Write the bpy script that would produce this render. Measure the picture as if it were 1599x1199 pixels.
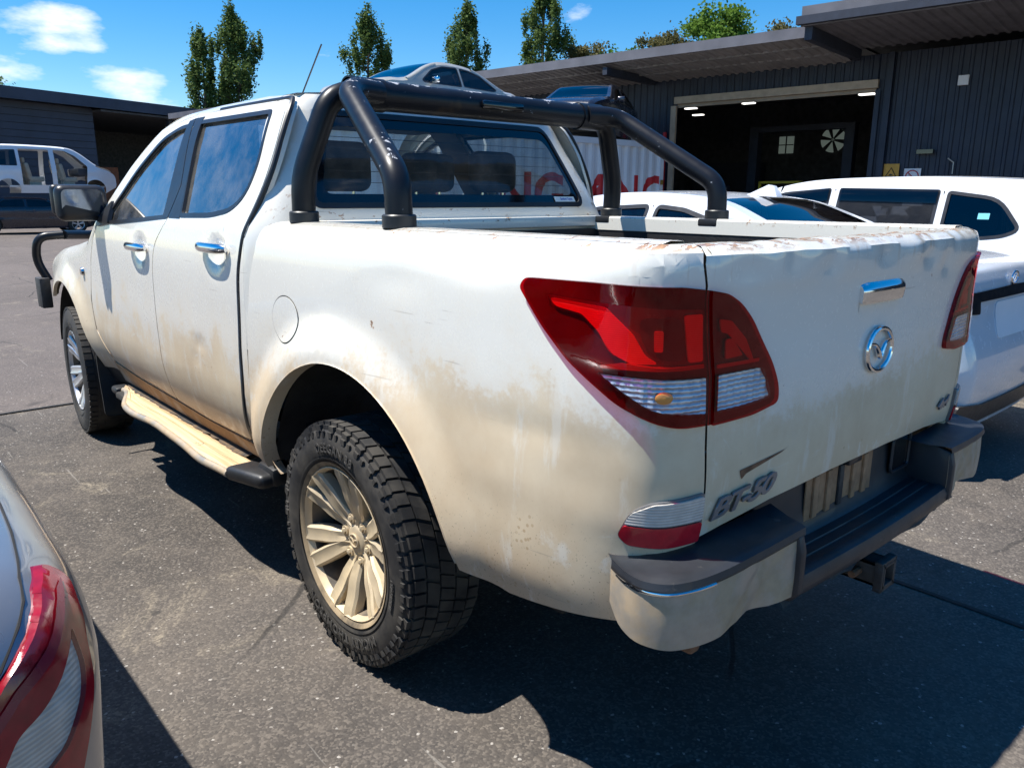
import bpy, bmesh, math, random
from math import sin,cos,pi,sqrt,hypot,exp,radians,atan2
from mathutils import Vector, Matrix
random.seed(7)
scene=bpy.context.scene
COL=scene.collection
for o in list(bpy.data.objects): bpy.data.objects.remove(o)
# ------------------------------------------------------------------ camera
cam=bpy.data.cameras.new('camera'); camo=bpy.data.objects.new('camera',cam); COL.objects.link(camo)
cam.sensor_width=36; cam.lens=1206.977/1599*36; cam.clip_start=.05; cam.clip_end=2000
CY,CP,CR=.725076,-.236932,.00372
_f=Vector((sin(CY)*cos(CP),cos(CY)*cos(CP),sin(CP))); _r=Vector((cos(CY),-sin(CY),0)); _u=_r.cross(_f)
_r2=_r*cos(CR)+_u*sin(CR); _u2=_u*cos(CR)-_r*sin(CR)
camo.matrix_world=Matrix(((_r2.x,_u2.x,-_f.x,-1.9621),(_r2.y,_u2.y,-_f.y,-1.9821),(_r2.z,_u2.z,-_f.z,1.4209),(0,0,0,1)))
scene.camera=camo
# ------------------------------------------------------------------ sky and sun
SUN=Vector((-.335,.29,1)).normalized()
EL=math.asin(SUN.z); ROT=atan2(SUN.x,SUN.y)
world=bpy.data.worlds.new('World'); scene.world=world; world.use_nodes=True
wn=world.node_tree; wn.nodes.clear()
def WN(t,**k):
    n=wn.nodes.new(t)
    for a,b in k.items(): setattr(n,a,b)
    return n
out=WN('ShaderNodeOutputWorld'); bg=WN('ShaderNodeBackground'); bg.inputs['Strength'].default_value=.10
sky=WN('ShaderNodeTexSky',sky_type='NISHITA'); sky.sun_disc=False; sky.sun_elevation=EL; sky.sun_rotation=ROT
sky.altitude=0; sky.air_density=1.0; sky.dust_density=.0; sky.ozone_density=4.0
tc=WN('ShaderNodeTexCoord'); mp=WN('ShaderNodeMapping'); mp.inputs['Scale'].default_value=(1,1,2.6); mp.inputs['Location'].default_value=(.35,.12,.0)
n1=WN('ShaderNodeTexNoise'); n1.inputs['Scale'].default_value=7; n1.inputs['Detail'].default_value=9; n1.inputs['Roughness'].default_value=.58
cr=WN('ShaderNodeValToRGB'); cr.color_ramp.elements[0].position=.64; cr.color_ramp.elements[1].position=.84
hue=WN('ShaderNodeHueSaturation'); hue.inputs['Saturation'].default_value=1.44; hue.inputs['Value'].default_value=.92
mixc=WN('ShaderNodeMixRGB'); mixc.inputs['Color2'].default_value=(7.2,7.4,7.8,1)
L=wn.links.new
CLOUDS=[((0.297, 0.949, 0.108), 0.095, 0.21), ((0.193, 0.965, 0.177), 0.095, 0.21), ((0.232, 0.957, 0.175), 0.08, 0.18), ((0.17, 0.976, 0.133), 0.06, 0.2), ((0.167, 0.98, 0.11), 0.07, 0.22), ((0.256, 0.954, 0.153), 0.03, 0.14), ((0.219, 0.964, 0.149), 0.03, 0.14), ((0.476, 0.865, 0.157), 0.04, 0.1)]
L(tc.outputs['Generated'],mp.inputs['Vector']); L(mp.outputs['Vector'],n1.inputs['Vector']); 
acc=n1.outputs['Fac']
for (dx,dy,dz),rad,amt in CLOUDS:
    vd=WN('ShaderNodeVectorMath',operation='DISTANCE'); vs_=WN('ShaderNodeVectorMath',operation='MULTIPLY'); vs_.inputs[1].default_value=(1,1,1.9); L(tc.outputs['Generated'],vs_.inputs[0]); L(vs_.outputs[0],vd.inputs[0]); vd.inputs[1].default_value=(dx,dy,dz*1.9)
    mr=WN('ShaderNodeMapRange'); mr.interpolation_type='SMOOTHSTEP'; mr.inputs['From Min'].default_value=0; mr.inputs['From Max'].default_value=rad; mr.inputs['To Min'].default_value=amt; mr.inputs['To Max'].default_value=0; L(vd.outputs['Value'],mr.inputs['Value'])
    ad=WN('ShaderNodeMath',operation='ADD'); L(acc,ad.inputs[0]); L(mr.outputs['Result'],ad.inputs[1]); acc=ad.outputs[0]
L(acc,cr.inputs['Fac'])
L(sky.outputs['Color'],hue.inputs['Color']); L(hue.outputs['Color'],mixc.inputs['Color1']); L(cr.outputs['Color'],mixc.inputs['Fac']); L(mixc.outputs['Color'],bg.inputs['Color']); L(bg.outputs['Background'],out.inputs['Surface'])
sl=bpy.data.lights.new('sun','SUN'); sl.energy=4.8; sl.angle=radians(.53); sl.color=(1,.955,.88)
so=bpy.data.objects.new('sun',sl); COL.objects.link(so); so.rotation_euler=SUN.to_track_quat('Z','Y').to_euler(); so.location=SUN*40
scene.view_settings.view_transform='Standard'; scene.view_settings.look='None'; scene.view_settings.exposure=.84; scene.view_settings.gamma=1
scene.view_settings.use_curve_mapping=False
# ------------------------------------------------------------------ node materials
class NT:
    def __init__(s,name):
        s.m=bpy.data.materials.new(name); s.m.use_nodes=True; s.t=s.m.node_tree; s.t.nodes.clear()
        s.out=s.t.nodes.new('ShaderNodeOutputMaterial')
    def n(s,typ,ins=None,**k):
        nd=s.t.nodes.new('ShaderNode'+typ)
        for a,b in k.items(): setattr(nd,a,b)
        for a,b in (ins or {}).items(): s.set(nd.inputs[a],b)
        return nd
    def set(s,i,v):
        if isinstance(v,bpy.types.NodeSocket): s.t.links.new(v,i)
        elif isinstance(v,bpy.types.Node): s.t.links.new(v.outputs[0],i)
        else:
            if hasattr(i.default_value,'__len__') and not isinstance(v,(int,float)) and len(v)==3 and len(i.default_value)==4: v=(*v,1)
            i.default_value=v
    def noise(s,vec,scale,detail=4,rough=.55,dist=0): return s.n('TexNoise',{'Vector':vec,'Scale':scale,'Detail':detail,'Roughness':rough,'Distortion':dist}).outputs['Fac']
    def ramp(s,f,a,b,c0=(0,0,0),c1=(1,1,1)):
        r=s.n('ValToRGB',{'Fac':f}); e=r.color_ramp.elements; e[0].position=a; e[1].position=b; e[0].color=(*c0,1); e[1].color=(*c1,1); return r.outputs[0]
    def mr(s,f,a,b): return s.n('MapRange',{'Value':f,'From Min':float(a),'From Max':float(b)},interpolation_type='SMOOTHSTEP').outputs[0]
    def math(s,op,a,b=0.,clamp=False): 
        return s.n('Math',{0:a,1:b},operation=op,use_clamp=clamp).outputs[0]
    def mix(s,f,a,b,mode='MIX'): return s.n('MixRGB',{'Fac':f,'Color1':a,'Color2':b},blend_type=mode).outputs[0]
    def bsdf(s,**k):
        names={'color':'Base Color','rough':'Roughness','metal':'Metallic','coat':'Coat Weight','coatr':'Coat Roughness','normal':'Normal','spec':'Specular IOR Level','emis':'Emission Color','emiss':'Emission Strength','trans':'Transmission Weight','alpha':'Alpha','ior':'IOR'}
        b=s.n('BsdfPrincipled',{names[a]:v for a,v in k.items()}); s.t.links.new(b.outputs[0],s.out.inputs['Surface']); return b
    def obj(s): return s.n('TexCoord').outputs['Object']
    def bump(s,h,strength=.3,dist=.01): return s.n('Bump',{'Height':h,'Strength':strength,'Distance':dist}).outputs[0]
def simple(name,color,rough=.5,metal=0,var=.12,vs=6,coat=0,bump=0,bs=60,spec=.5):
    t=NT(name); v=t.obj(); f=t.noise(v,vs,5)
    lo=tuple(max(0,x*(1-var)) for x in color); hi=tuple(x*(1+var) for x in color)
    k=dict(color=t.ramp(f,.3,.7,lo,hi),rough=t.math('ADD',t.math('MULTIPLY',t.noise(v,vs*3,3),.2),rough-.1,True),metal=metal,coat=coat,spec=spec)
    if coat: k['coatr']=.06
    if bump: k['normal']=t.bump(t.noise(v,bs,4),bump,.004)
    t.bsdf(**k); return t.m
def emit(name,color,st):
    t=NT(name); v=t.obj(); e=t.n('Emission',{'Color':t.mix(t.math('MULTIPLY',t.noise(v,3),.1),(*color,1),(1,1,1,1)),'Strength':st}); t.t.links.new(e.outputs[0],t.out.inputs['Surface']); return t.m
def glassy(name,tint,refl=1.0,rough=.0,base=.04,dust=0.):
    # thin pane: tinted see-through plus a mirror-like surface reflection
    t=NT(name); v=t.obj()
    tr=t.n('BsdfTransparent',{'Color':t.mix(t.noise(v,2,2),tuple(x*.93 for x in tint),tint)}); gl=t.n('BsdfGlossy',{'Color':(1,1,1),'Roughness':rough})
    bf=t.n('NewGeometry').outputs['Backfacing']; io=t.math('SUBTRACT',1.5,t.math('MULTIPLY',bf,1.5-1/1.5))
    fr=t.n('Fresnel',{'IOR':io}).outputs[0]
    f=t.math('ADD',t.math('MULTIPLY',fr,refl),base-.04,True)
    m=t.n('MixShader',{0:f,1:tr.outputs[0],2:gl.outputs[0]})
    if dust: m=t.n('MixShader',{0:t.math('MULTIPLY',t.mr(t.noise(v,6,6,.7),.3,.75),dust),1:m.outputs[0],2:t.n('BsdfDiffuse',{'Color':(.5,.46,.4)}).outputs[0]})
    t.t.links.new(m.outputs[0],t.out.inputs['Surface']); return t.m
def truck_paint(name,base=(.80,.772,.69)):
    t=NT(name); v=t.obj(); sep=t.n('SeparateXYZ',{0:v}); z=sep.outputs[2]; y=sep.outputs[1]; x=sep.outputs[0]
    low=t.noise(v,1.9,4,.6,.4); mid=t.noise(v,6.5,9,.68); fine=t.noise(v,70,5,.65)
    ctr=lambda f,k:t.math('MULTIPLY',t.math('SUBTRACT',f,.5),k)
    rear=t.mr(y,-.98,-1.09); qtr=t.math('MULTIPLY',t.mr(y,-.15,-.55),t.mr(z,1.08,.86))
    h=t.math('ADD',t.math('MULTIPLY',t.mr(z,1.36,.50),.98),t.math('MULTIPLY',qtr,.38))
    h=t.math('ADD',h,t.math('MULTIPLY',rear,t.math('SUBTRACT',t.math('MULTIPLY',t.mr(z,1.12,.74),.22),.12)))
    d=t.math('ADD',t.math('ADD',h,ctr(low,1.15)),t.math('ADD',ctr(mid,.85),ctr(fine,.45)))
    dm=t.math('MULTIPLY',t.math('ADD',t.math('MULTIPLY',t.mr(d,.12,.90),.55),t.math('MULTIPLY',t.mr(d,.42,.62),.45)),.80)
    # rubbed, rain-washed streaks and hand smears
    st=t.mr(t.noise(t.n('Mapping',{'Vector':v,'Scale':(8,8,1.6)}).outputs[0],1.6,7,.7),.55,.66)
    sm_=t.mr(t.noise(v,3.4,8,.66,1.2),.60,.66)
    dm=t.math('MULTIPLY',dm,t.math('SUBTRACT',1,t.math('MULTIPLY',t.math('MAXIMUM',t.math('MULTIPLY',st,.5),t.math('MULTIPLY',sm_,.6)),.9)))
    dust=t.ramp(t.noise(v,4,6,.65),.3,.7,(.55,.39,.21),(.70,.56,.36))
    dust=t.mix(t.math('MULTIPLY',t.mr(z,.68,.50),.7),dust,(.36,.20,.085,1))
    c=t.mix(dm,t.ramp(t.noise(v,1.6,3),.3,.7,tuple(q*.95 for q in base),base),dust)
    # rust: along the top of the tub and tailgate, chips elsewhere with brown runs below
    top=t.mr(z,1.312,1.333); rr=t.noise(t.n('Mapping',{'Vector':v,'Scale':(.55,1.3,1)}).outputs[0],38,8,.72)
    amt=t.math('ADD',t.math('MULTIPLY',rear,.045),t.math('MULTIPLY',t.mr(y,.3,-.9),.03))
    rs=t.math('MULTIPLY',t.mr(t.math('ADD',rr,amt),.595,.625),top)
    chips=t.mr(t.noise(v,17,4,.55),.735,.75)
    runs=t.math('MULTIPLY',t.mr(t.noise(t.n('Mapping',{'Vector':v,'Scale':(60,60,5)}).outputs[0],1.,4),.60,.72),t.math('MULTIPLY',t.mr(z,1.24,1.32),rear))
    body=t.mr(y,.62,.45); rm=t.math('MULTIPLY',t.math('MAXIMUM',rs,chips),body)
    c=t.mix(t.math('MULTIPLY',runs,.35),c,(.50,.27,.09,1))
    c=t.mix(t.math('MULTIPLY',rm,.9),c,t.ramp(t.noise(v,90,3),.35,.65,(.16,.06,.02),(.46,.23,.08)))
    # grit specks low down
    sp=t.math('MULTIPLY',t.mr(t.noise(v,230,2,.5),.66,.72),t.mr(z,.86,.55))
    c=t.mix(t.math('MULTIPLY',sp,.8),c,(.07,.045,.03,1))
    # mud splashes thrown up by the wheels, denser low on the flank
    vo=t.n('TexVoronoi',{'Vector':v,'Scale':62.}); vr=t.n('SeparateColor',{0:vo.outputs['Color']}).outputs[0]
    spl=t.math('MULTIPLY',t.mr(vo.outputs['Distance'],.30,.22),t.mr(t.math('ADD',vr,t.math('MULTIPLY',t.mr(z,1.0,.5),.30)),1.0,1.06))
    c=t.mix(t.math('MULTIPLY',t.math('MULTIPLY',spl,t.mr(t.noise(v,2.7,3),.47,.58)),.6),c,(.40,.26,.13,1))
    # hairline scratches in two directions
    for rot,sc,th in (((.6,.2,.1),(3,2.2,60),.70),((-.9,.3,.4),(50,2.5,50),.735)):
        wv=t.n('Mapping',{'Vector':v,'Rotation':rot,'Scale':sc}); q=t.mr(t.noise(wv.outputs[0],1.3,3,.5),th,th+.01); g=t.mr(t.noise(v,2.3,2),.52,.6)
        c=t.mix(t.math('MULTIPLY',t.math('MULTIPLY',q,g),.35),c,(.30,.26,.21,1))
    ro=t.math('ADD',t.math('MULTIPLY',dm,.38),t.math('ADD',.20,t.math('MULTIPLY',fine,.12)),True)
    coat=t.math('MULTIPLY',t.math('SUBTRACT',1,t.math('ADD',dm,rm,True)),.65,True)
    h2=t.math('ADD',t.math('MULTIPLY',t.noise(v,4,2),.7),t.math('MULTIPLY',rm,.06))
    t.bsdf(color=c,rough=ro,coat=coat,coatr=.06,normal=t.bump(h2,.10,.01)); return t.m
def asphalt(name,c0,c1,tint):
    t=NT(name); v=t.obj(); vo=t.n('TexVoronoi',{'Vector':v,'Scale':135.}); ag=vo.outputs['Color']; dist=vo.outputs['Distance']
    sc=t.n('SeparateColor',{0:ag}); agv=sc.outputs[0]; agw=sc.outputs[1]
    big=t.noise(v,.5,7,.66,.6); mid=t.noise(v,2.6,8,.7); fn=t.noise(v,160,3)
    c=t.mix(t.mr(big,.34,.66),c0,c1)
    c=t.mix(t.math('MULTIPLY',t.mr(mid,.42,.70),.55),c,tint)
    c=t.mix(t.math('MULTIPLY',t.mr(agv,.45,.95),.36),c,(.23,.198,.165,1))
    c=t.mix(t.math('MULTIPLY',t.mr(agw,.72,.98),.40),c,(.035,.033,.032,1))
    c=t.mix(t.math('MULTIPLY',t.mr(agv,.99,.997),.5),c,(.50,.47,.43,1))
    # worn patches where pale stone shows, oil stains, dragged tyre marks
    pale=t.mr(t.noise(v,1.5,9,.74,.8),.56,.68); c=t.mix(t.math('MULTIPLY',pale,t.math('ADD',.12,t.math('MULTIPLY',agv,.55))),c,(.30,.255,.19,1))
    oil=t.mr(t.noise(v,.9,5,.55,1.5),.62,.70); c=t.mix(t.math('MULTIPLY',oil,.55),c,(.028,.026,.025,1))
    drops=t.mr(t.noise(v,6.5,3,.5),.72,.75); c=t.mix(t.math('MULTIPLY',drops,.5),c,(.02,.02,.02,1))
    tm=t.mr(t.noise(t.n('Mapping',{'Vector':v,'Rotation':(0,0,.35),'Scale':(3.2,.16,1)}).outputs[0],1.2,5,.6),.60,.70); c=t.mix(t.math('MULTIPLY',tm,.28),c,(.04,.038,.037,1))
    lt=t.mr(t.noise(t.n('Mapping',{'Vector':v,'Rotation':(0,0,-.7),'Scale':(26,1.1,1)}).outputs[0],1.1,3,.5),.70,.73); c=t.mix(t.math('MULTIPLY',lt,.35),c,(.30,.28,.25,1))
    ck=t.n('TexVoronoi',{'Vector':t.mix(.12,v,t.n('TexNoise',{'Vector':v,'Scale':2.2,'Detail':6.}).outputs['Color']),'Scale':.62},feature='DISTANCE_TO_EDGE').outputs['Distance']
    crk=t.math('MULTIPLY',t.mr(ck,.006,.002),t.mr(t.noise(v,.7,3),.50,.58)); c=t.mix(t.math('MULTIPLY',crk,.75),c,(.02,.019,.018,1))
    h=t.math('ADD',t.math('MULTIPLY',dist,-1.),t.math('ADD',t.math('MULTIPLY',fn,.5),t.math('MULTIPLY',crk,-1.5)))
    t.bsdf(color=c,rough=.82,spec=.3,normal=t.bump(h,.30,.004)); return t.m
M={}
M['paint']=truck_paint('dusty_white_paint')
M['white']=simple('clean_white_paint',(.74,.75,.77),.22,var=.02,coat=.6)
M['sedan']=simple('pearl_white_paint',(.66,.69,.74),.25,var=.03,coat=.8)
M['silver']=simple('silver_paint',(.25,.26,.28),.3,metal=.55,var=.05,vs=3,coat=.7)
M['gold']=simple('champagne_paint',(.46,.44,.38),.32,metal=.25,var=.06,coat=.6)
M['darkcar']=simple('dark_blue_paint',(.014,.018,.032),.25,var=.2,coat=.8)
M['glass']=glassy('tinted_side_glass',(.66,.70,.70),1.9,base=.08,dust=.16)
M['rearglass']=glassy('rear_window_glass',(.80,.88,.88),1.0,base=.04,dust=.06)
M['carglass']=glassy('car_glass',(.20,.22,.24),1.0,base=.05)
M['mirror']=simple('darkened_mirror_face',(.26,.31,.38),.1,metal=1,var=.02)  # dark blue tint stands in for a dark reflection in the mirror
M['chrome']=simple('chrome',(.80,.81,.83),.12,metal=1,var=.04)
M['badge']=simple('grey_badge_plastic',(.20,.20,.21),.35,metal=.4,var=.15,vs=30)
M['black']=simple('black_plastic',(.018,.019,.021),.45,var=.25,vs=9,bump=.12,bs=200)
M['trim']=simple('black_trim',(.02,.02,.022),.35,var=.2)
M['frit']=simple('black_glass_border',(.006,.006,.007),.12,var=.2,coat=.6)
M['bar']=simple('worn_black_tube_paint',(.008,.009,.012),.36,var=.35,vs=8,spec=.32)
M['liner']=simple('black_bed_liner',(.016,.016,.017),.6,var=.3,vs=12,bump=.4,bs=90)
M['under']=simple('dirty_underbody',(.03,.026,.022),.85,var=.5,vs=9)
M['wheelwell']=simple('wheel_well_liner',(.035,.032,.029),.9,var=.5,vs=7,bump=.5,bs=30)
M['seat']=simple('dark_seat_cloth',(.045,.047,.053),.85,var=.2,vs=40)
M['beige']=simple('beige_seat_leather',(.42,.36,.27),.6,var=.15)
M['steel']=simple('bare_steel',(.42,.42,.42),.4,metal=.9,var=.15)
M['rust']=simple('rusty_steel',(.17,.085,.045),.85,var=.5,vs=40,bump=.4,bs=80)
M['bracketbrown']=simple('dusty_brown_steel',(.36,.20,.105),.8,var=.25,vs=30,bump=.3)
M['hitch']=simple('worn_black_steel',(.035,.033,.032),.6,var=.5,vs=25,bump=.3)
def worn(name,base,chip,thr=.66,scale=24,rough=.4,metal=0,stretch=(1,1,1),coat=.1,amt=.9):
    t=NT(name); v=t.obj(); mv=t.n('Mapping',{'Vector':v,'Scale':stretch}).outputs[0]
    f=t.ramp(t.noise(mv,scale,6,.7),thr,thr+.03)
    c=t.mix(t.math('MULTIPLY',f,amt),t.ramp(t.noise(v,9,4),.3,.7,tuple(x*.7 for x in base),tuple(x*1.4 for x in base)),chip)
    t.bsdf(color=c,rough=t.math('ADD',rough,t.math('MULTIPLY',t.noise(v,30,4),.2)),metal=metal,coat=coat,normal=t.bump(f,.2,.002)); return t.m
def barmat():
    t=NT('scuffed_black_tube'); v=t.obj(); nz=t.n('SeparateXYZ',{0:t.n('NewGeometry').outputs['Normal']}).outputs[2]
    f=t.noise(v,15,6,.72); k=t.math('ADD',f,t.math('MULTIPLY',t.ramp(nz,.75,.98),.13)); m=t.ramp(k,.635,.655)
    fine=t.ramp(t.noise(t.n('Mapping',{'Vector':v,'Scale':(40,40,6)}).outputs[0],1.5,3),.73,.75)
    m=t.math('MAXIMUM',m,t.math('MULTIPLY',fine,.4))
    c=t.mix(t.math('MULTIPLY',m,.9),t.ramp(t.noise(v,6,4),.3,.7,(.006,.007,.010),(.012,.013,.018)),(.50,.51,.54,1)); c=t.mix(t.math('MULTIPLY',t.ramp(t.noise(v,5,4),.63,.70),.5),c,(.10,.06,.03,1))
    t.bsdf(color=c,rough=t.math('ADD',.26,t.math('MULTIPLY',t.noise(v,20,4),.22)),spec=.32,normal=t.bump(m,.15,.002)); return t.m
M['bartop']=worn('chipped_black_tube_paint',(.021,.023,.028),(.55,.56,.58,1),.615,16,.34,stretch=(1,1,1.6),coat=.25)
M['bartop']=barmat()
M['bumperblack']=worn('scuffed_bumper_plastic',(.020,.022,.027),(.07,.066,.062,1),.66,22,.40,amt=.5)
def dusty(name,base,metal,rough,dust=(.47,.37,.23),a=.42,b=.62,scale=7,amt=.9):
    t=NT(name); v=t.obj(); f=t.math('MULTIPLY',t.ramp(t.noise(v,scale,5,.6),a,b),amt)
    c=t.mix(f,(*base,1),t.ramp(t.noise(v,25,4),.3,.7,tuple(x*.8 for x in dust),tuple(x*1.1 for x in dust)))
    t.bsdf(color=c,rough=t.math('ADD',rough,t.math('MULTIPLY',f,.4),True),metal=t.math('MULTIPLY',t.math('SUBTRACT',1,f),metal),normal=t.bump(t.noise(v,60,3),.08,.003)); return t.m
M['alloydust']=dusty('dusty_alloy',(.60,.50,.36),.45,.30,(.58,.46,.28),.28,.68,7,.85)
M['alloy']=dusty('clean_alloy',(.60,.60,.60),.6,.3,(.4,.37,.32),.55,.75,6,.5)
M['bumpermetal']=dusty('dusty_bumper_chrome',(.40,.37,.32),.5,.34,(.40,.30,.19),.36,.56,9,.9)
M['barrel']=dusty('grimy_wheel_barrel',(.06,.055,.05),.2,.6,(.30,.23,.15),.40,.7,6,.8)
M['tyre']=dusty('dusty_rubber',(.018,.018,.019),0,.62,(.085,.075,.06),.40,.72,11,.75)
M['tyreband']=dusty('dust_caked_rubber',(.10,.08,.055),0,.8,(.38,.29,.18),.3,.55,9,.9)
M['letters']=simple('raised_rubber_letters',(.05,.047,.043),.7,var=.2)
M['plank']=None
def plankmat():
    t=NT('dusty_ribbed_step'); v=t.obj(); mv=t.n('Mapping',{'Vector':v,'Scale':(60,1.2,20)}).outputs[0]
    f=t.noise(mv,1.4,5,.6); c=t.ramp(f,.3,.7,(.42,.27,.13),(.66,.50,.31)); c=t.mix(t.ramp(t.noise(v,9,6,.7),.66,.70),c,(.10,.08,.06,1))
    t.bsdf(color=c,rough=.75,normal=t.bump(f,.3,.004)); return t.m
M['plank']=plankmat()
M['sill']=dusty('dusty_sill',(.5,.47,.4),0,.5,(.36,.21,.09),.2,.5,6,.95)
M['rubberpad']=dusty('dusty_step_pad',(.03,.027,.024),0,.7,(.20,.13,.07),.4,.65,13,.85)
M['lensred']=glassy('red_lamp_lens',(1.,.10,.12),.6,.02,base=.04)
M['lensdark']=glassy('dark_red_lamp_lens',(.70,.035,.07),.6,.02,base=.04)
M['lensclear']=glassy('clear_lamp_lens',(.97,.98,.98),.8,.02,base=.04)
M['lampback']=simple('lamp_housing',(.16,.03,.035),.4,var=.3)
M['lampred']=simple('red_reflector',(.95,.10,.09),.3,metal=.0,var=.15,vs=30)
M['lampborder']=simple('burgundy_lamp_border',(.22,.007,.026),.25,var=.3,coat=.3)
M['lampdeep']=simple('deep_red_lamp_plastic',(.26,.006,.014),.15,var=.25,vs=40,coat=.4)
M['redplastic']=simple('red_reflector_plastic',(.48,.012,.022),.18,var=.12,vs=90,coat=.5)
def ribbed(name,c0,c1,axis,freq,metal,rough,bs=.8):
    t=NT(name); v=t.obj(); sx=t.n('SeparateXYZ',{0:v}).outputs[axis]; w=t.math('SINE',t.math('MULTIPLY',sx,freq))
    n=t.noise(v,45,3); c=t.ramp(t.math('ADD',t.math('MULTIPLY',w,.25),n),.3,.8,c0,c1)
    t.bsdf(color=c,rough=rough,metal=metal,normal=t.bump(t.math('ADD',w,t.math('MULTIPLY',n,2.)),bs,.006)); return t.m
def facets(name):
    t=NT(name); v=t.obj(); mv=t.n('Mapping',{'Vector':v,'Scale':(1,1,1.6)}).outputs[0]; vo=t.n('TexVoronoi',{'Vector':mv,'Scale':95.}); r=t.n('SeparateColor',{0:vo.outputs['Color']}).outputs[0]
    w=t.math('SINE',t.math('MULTIPLY',t.n('SeparateXYZ',{0:v}).outputs[2],700.))
    c=t.ramp(t.math('ADD',r,t.math('MULTIPLY',w,.12)),.15,.85,(.10,.13,.20),(.98,.98,.98))
    t.bsdf(color=c,rough=.12,metal=.55,normal=t.bump(t.math('ADD',vo.outputs['Distance'],t.math('MULTIPLY',w,.15)),.7,.008)); return t.m
M['lampred']=ribbed('fluted_red_reflector',(.88,.09,.085),(1.,.17,.15),2,1500,.15,.18,.06)
M['reflector']=ribbed('fluted_chrome_reflector',(.42,.48,.58),(.97,.97,.97),2,620,.5,.12,.45)
M['revlens']=ribbed('ribbed_clear_lens',(.46,.43,.39),(.66,.62,.56),2,1000,.05,.2,.18)
M['amber']=simple('amber_bulb',(.75,.30,.06),.2,var=.1,coat=.5)
M['asphalt']=asphalt('asphalt_near',(.043,.038,.034,1),(.088,.077,.068,1),(.125,.105,.086,1))
M['asphaltfar']=asphalt('asphalt_far',(.092,.077,.070,1),(.122,.102,.093,1),(.132,.108,.094,1))
M['joint']=simple('bitumen_joint',(.012,.012,.012),.8,var=.3)
M['navy']=simple('navy_steel_sheet',(.011,.018,.038),.5,var=.25,vs=1.5)
M['navyroof']=simple('weathered_roof_sheet',(.15,.145,.16),.55,var=.2,vs=2)
M['soffit']=simple('grey_roof_underside',(.26,.25,.25),.6,var=.2,vs=2)
M['steelbeam']=simple('dark_steel_beam',(.03,.036,.055),.6,var=.2)
M['slate']=simple('slate_blue_cladding',(.035,.046,.075),.6,var=.2,vs=1.)
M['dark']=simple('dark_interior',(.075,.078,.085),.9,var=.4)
M['doorframe']=simple('beige_door_frame',(.42,.34,.25),.6,var=.15)
M['container']=simple('white_container_paint',(.60,.62,.65),.45,var=.07,vs=2)
M['contred']=simple('red_container_lettering',(.50,.022,.03),.45,var=.1,vs=4)
M['yellow']=simple('yellow_sign_face',(.62,.32,.04),.5,var=.06)
M['signwhite']=simple('white_sign_face',(.72,.72,.74),.5,var=.03)
M['signblack']=simple('black_print',(.02,.02,.02),.6,var=.1)
M['signred']=simple('red_print',(.50,.03,.04),.6,var=.1)
M['blueprint']=simple('blue_print',(.02,.10,.45),.5,var=.1)
M['orange']=simple('orange_panel',(.36,.10,.04),.6,var=.2)
M['bluepanel']=simple('blue_panel',(.03,.12,.42),.5,var=.15)
M['bark']=simple('bark',(.10,.08,.06),.9,var=.4,vs=8,bump=.4)
M['brass']=simple('brass_padlock',(.45,.28,.06),.4,metal=.6,var=.1)
M['yellowframe']=simple('yellow_safety_frame',(.6,.45,.03),.5,var=.1)
M['sticker']=simple('pale_sticker',(.55,.68,.74),.4,var=.04)
M['stickerblue']=simple('cyan_sticker',(.18,.55,.66),.4,var=.04)
M['lamp']=emit('lit_ceiling_lamp',(1,.97,.9),1.6)
M['daylight']=emit('daylit_window_pane',(.66,.82,.72),.06)
def leafmat(name,c0,c1):
    t=NT(name); v=t.obj(); f=t.noise(v,1.3,3); g=t.noise(v,9,3); c=t.ramp(t.math('ADD',t.math('MULTIPLY',f,.6),t.math('MULTIPLY',g,.4)),.35,.65,c0,c1)
    b=t.bsdf(color=c,rough=.75,spec=.15); tl=t.n('BsdfTranslucent',{'Color':c}); mx=t.n('MixShader',{0:.35,1:b.outputs[0],2:tl.outputs[0]}); t.t.links.new(mx.outputs[0],t.out.inputs['Surface']); return t.m
M['leafpoplar']=leafmat('poplar_leaves',(.06,.105,.025),(.16,.22,.065))
M['leafgum']=leafmat('gum_leaves',(.085,.085,.03),(.17,.15,.06))
M['leafbright']=leafmat('bright_leaves',(.07,.14,.02),(.16,.27,.045))
# ------------------------------------------------------------------ helpers
def tag(o,label=None,cat=None,group=None,kind=None):
    if label:o['label']=label
    if cat:o['category']=cat
    if group:o['group']=group
    if kind:o['kind']=kind
    return o
def thing(name,label,cat,loc=(0,0,0),rz=0,group=None):
    o=bpy.data.objects.new(name,None); COL.objects.link(o); o.location=loc; o.rotation_euler=(0,0,rz); return tag(o,label,cat,group)
def link(name,me,mat,parent=None,smooth=40):
    if mat is not None:
        for m in (mat if isinstance(mat,list) else [mat]): me.materials.append(M[m] if isinstance(m,str) else m)
    if smooth:
        me.polygons.foreach_set('use_smooth',[True]*len(me.polygons)); me.set_sharp_from_angle(angle=radians(smooth))
    o=bpy.data.objects.new(name,me); COL.objects.link(o)
    if parent is not None:o.parent=parent
    return o
def obj(name,bm,mat,parent=None,smooth=40):
    me=bpy.data.meshes.new(name); bm.normal_update(); bm.to_mesh(me); bm.free(); return link(name,me,mat,parent,smooth)
def pyobj(name,v,f,mat,parent=None,smooth=40):
    me=bpy.data.meshes.new(name); me.from_pydata(v,[],f); me.update(); return link(name,me,mat,parent,smooth)
def mirror(o,parent=None):
    me=o.data.copy(); me.transform(Matrix.Scale(-1,4,(1,0,0))); me.flip_normals()
    c=bpy.data.objects.new(o.name.split('.')[0],me); COL.objects.link(c); c.parent=parent if parent is not None else o.parent; return c
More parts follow.
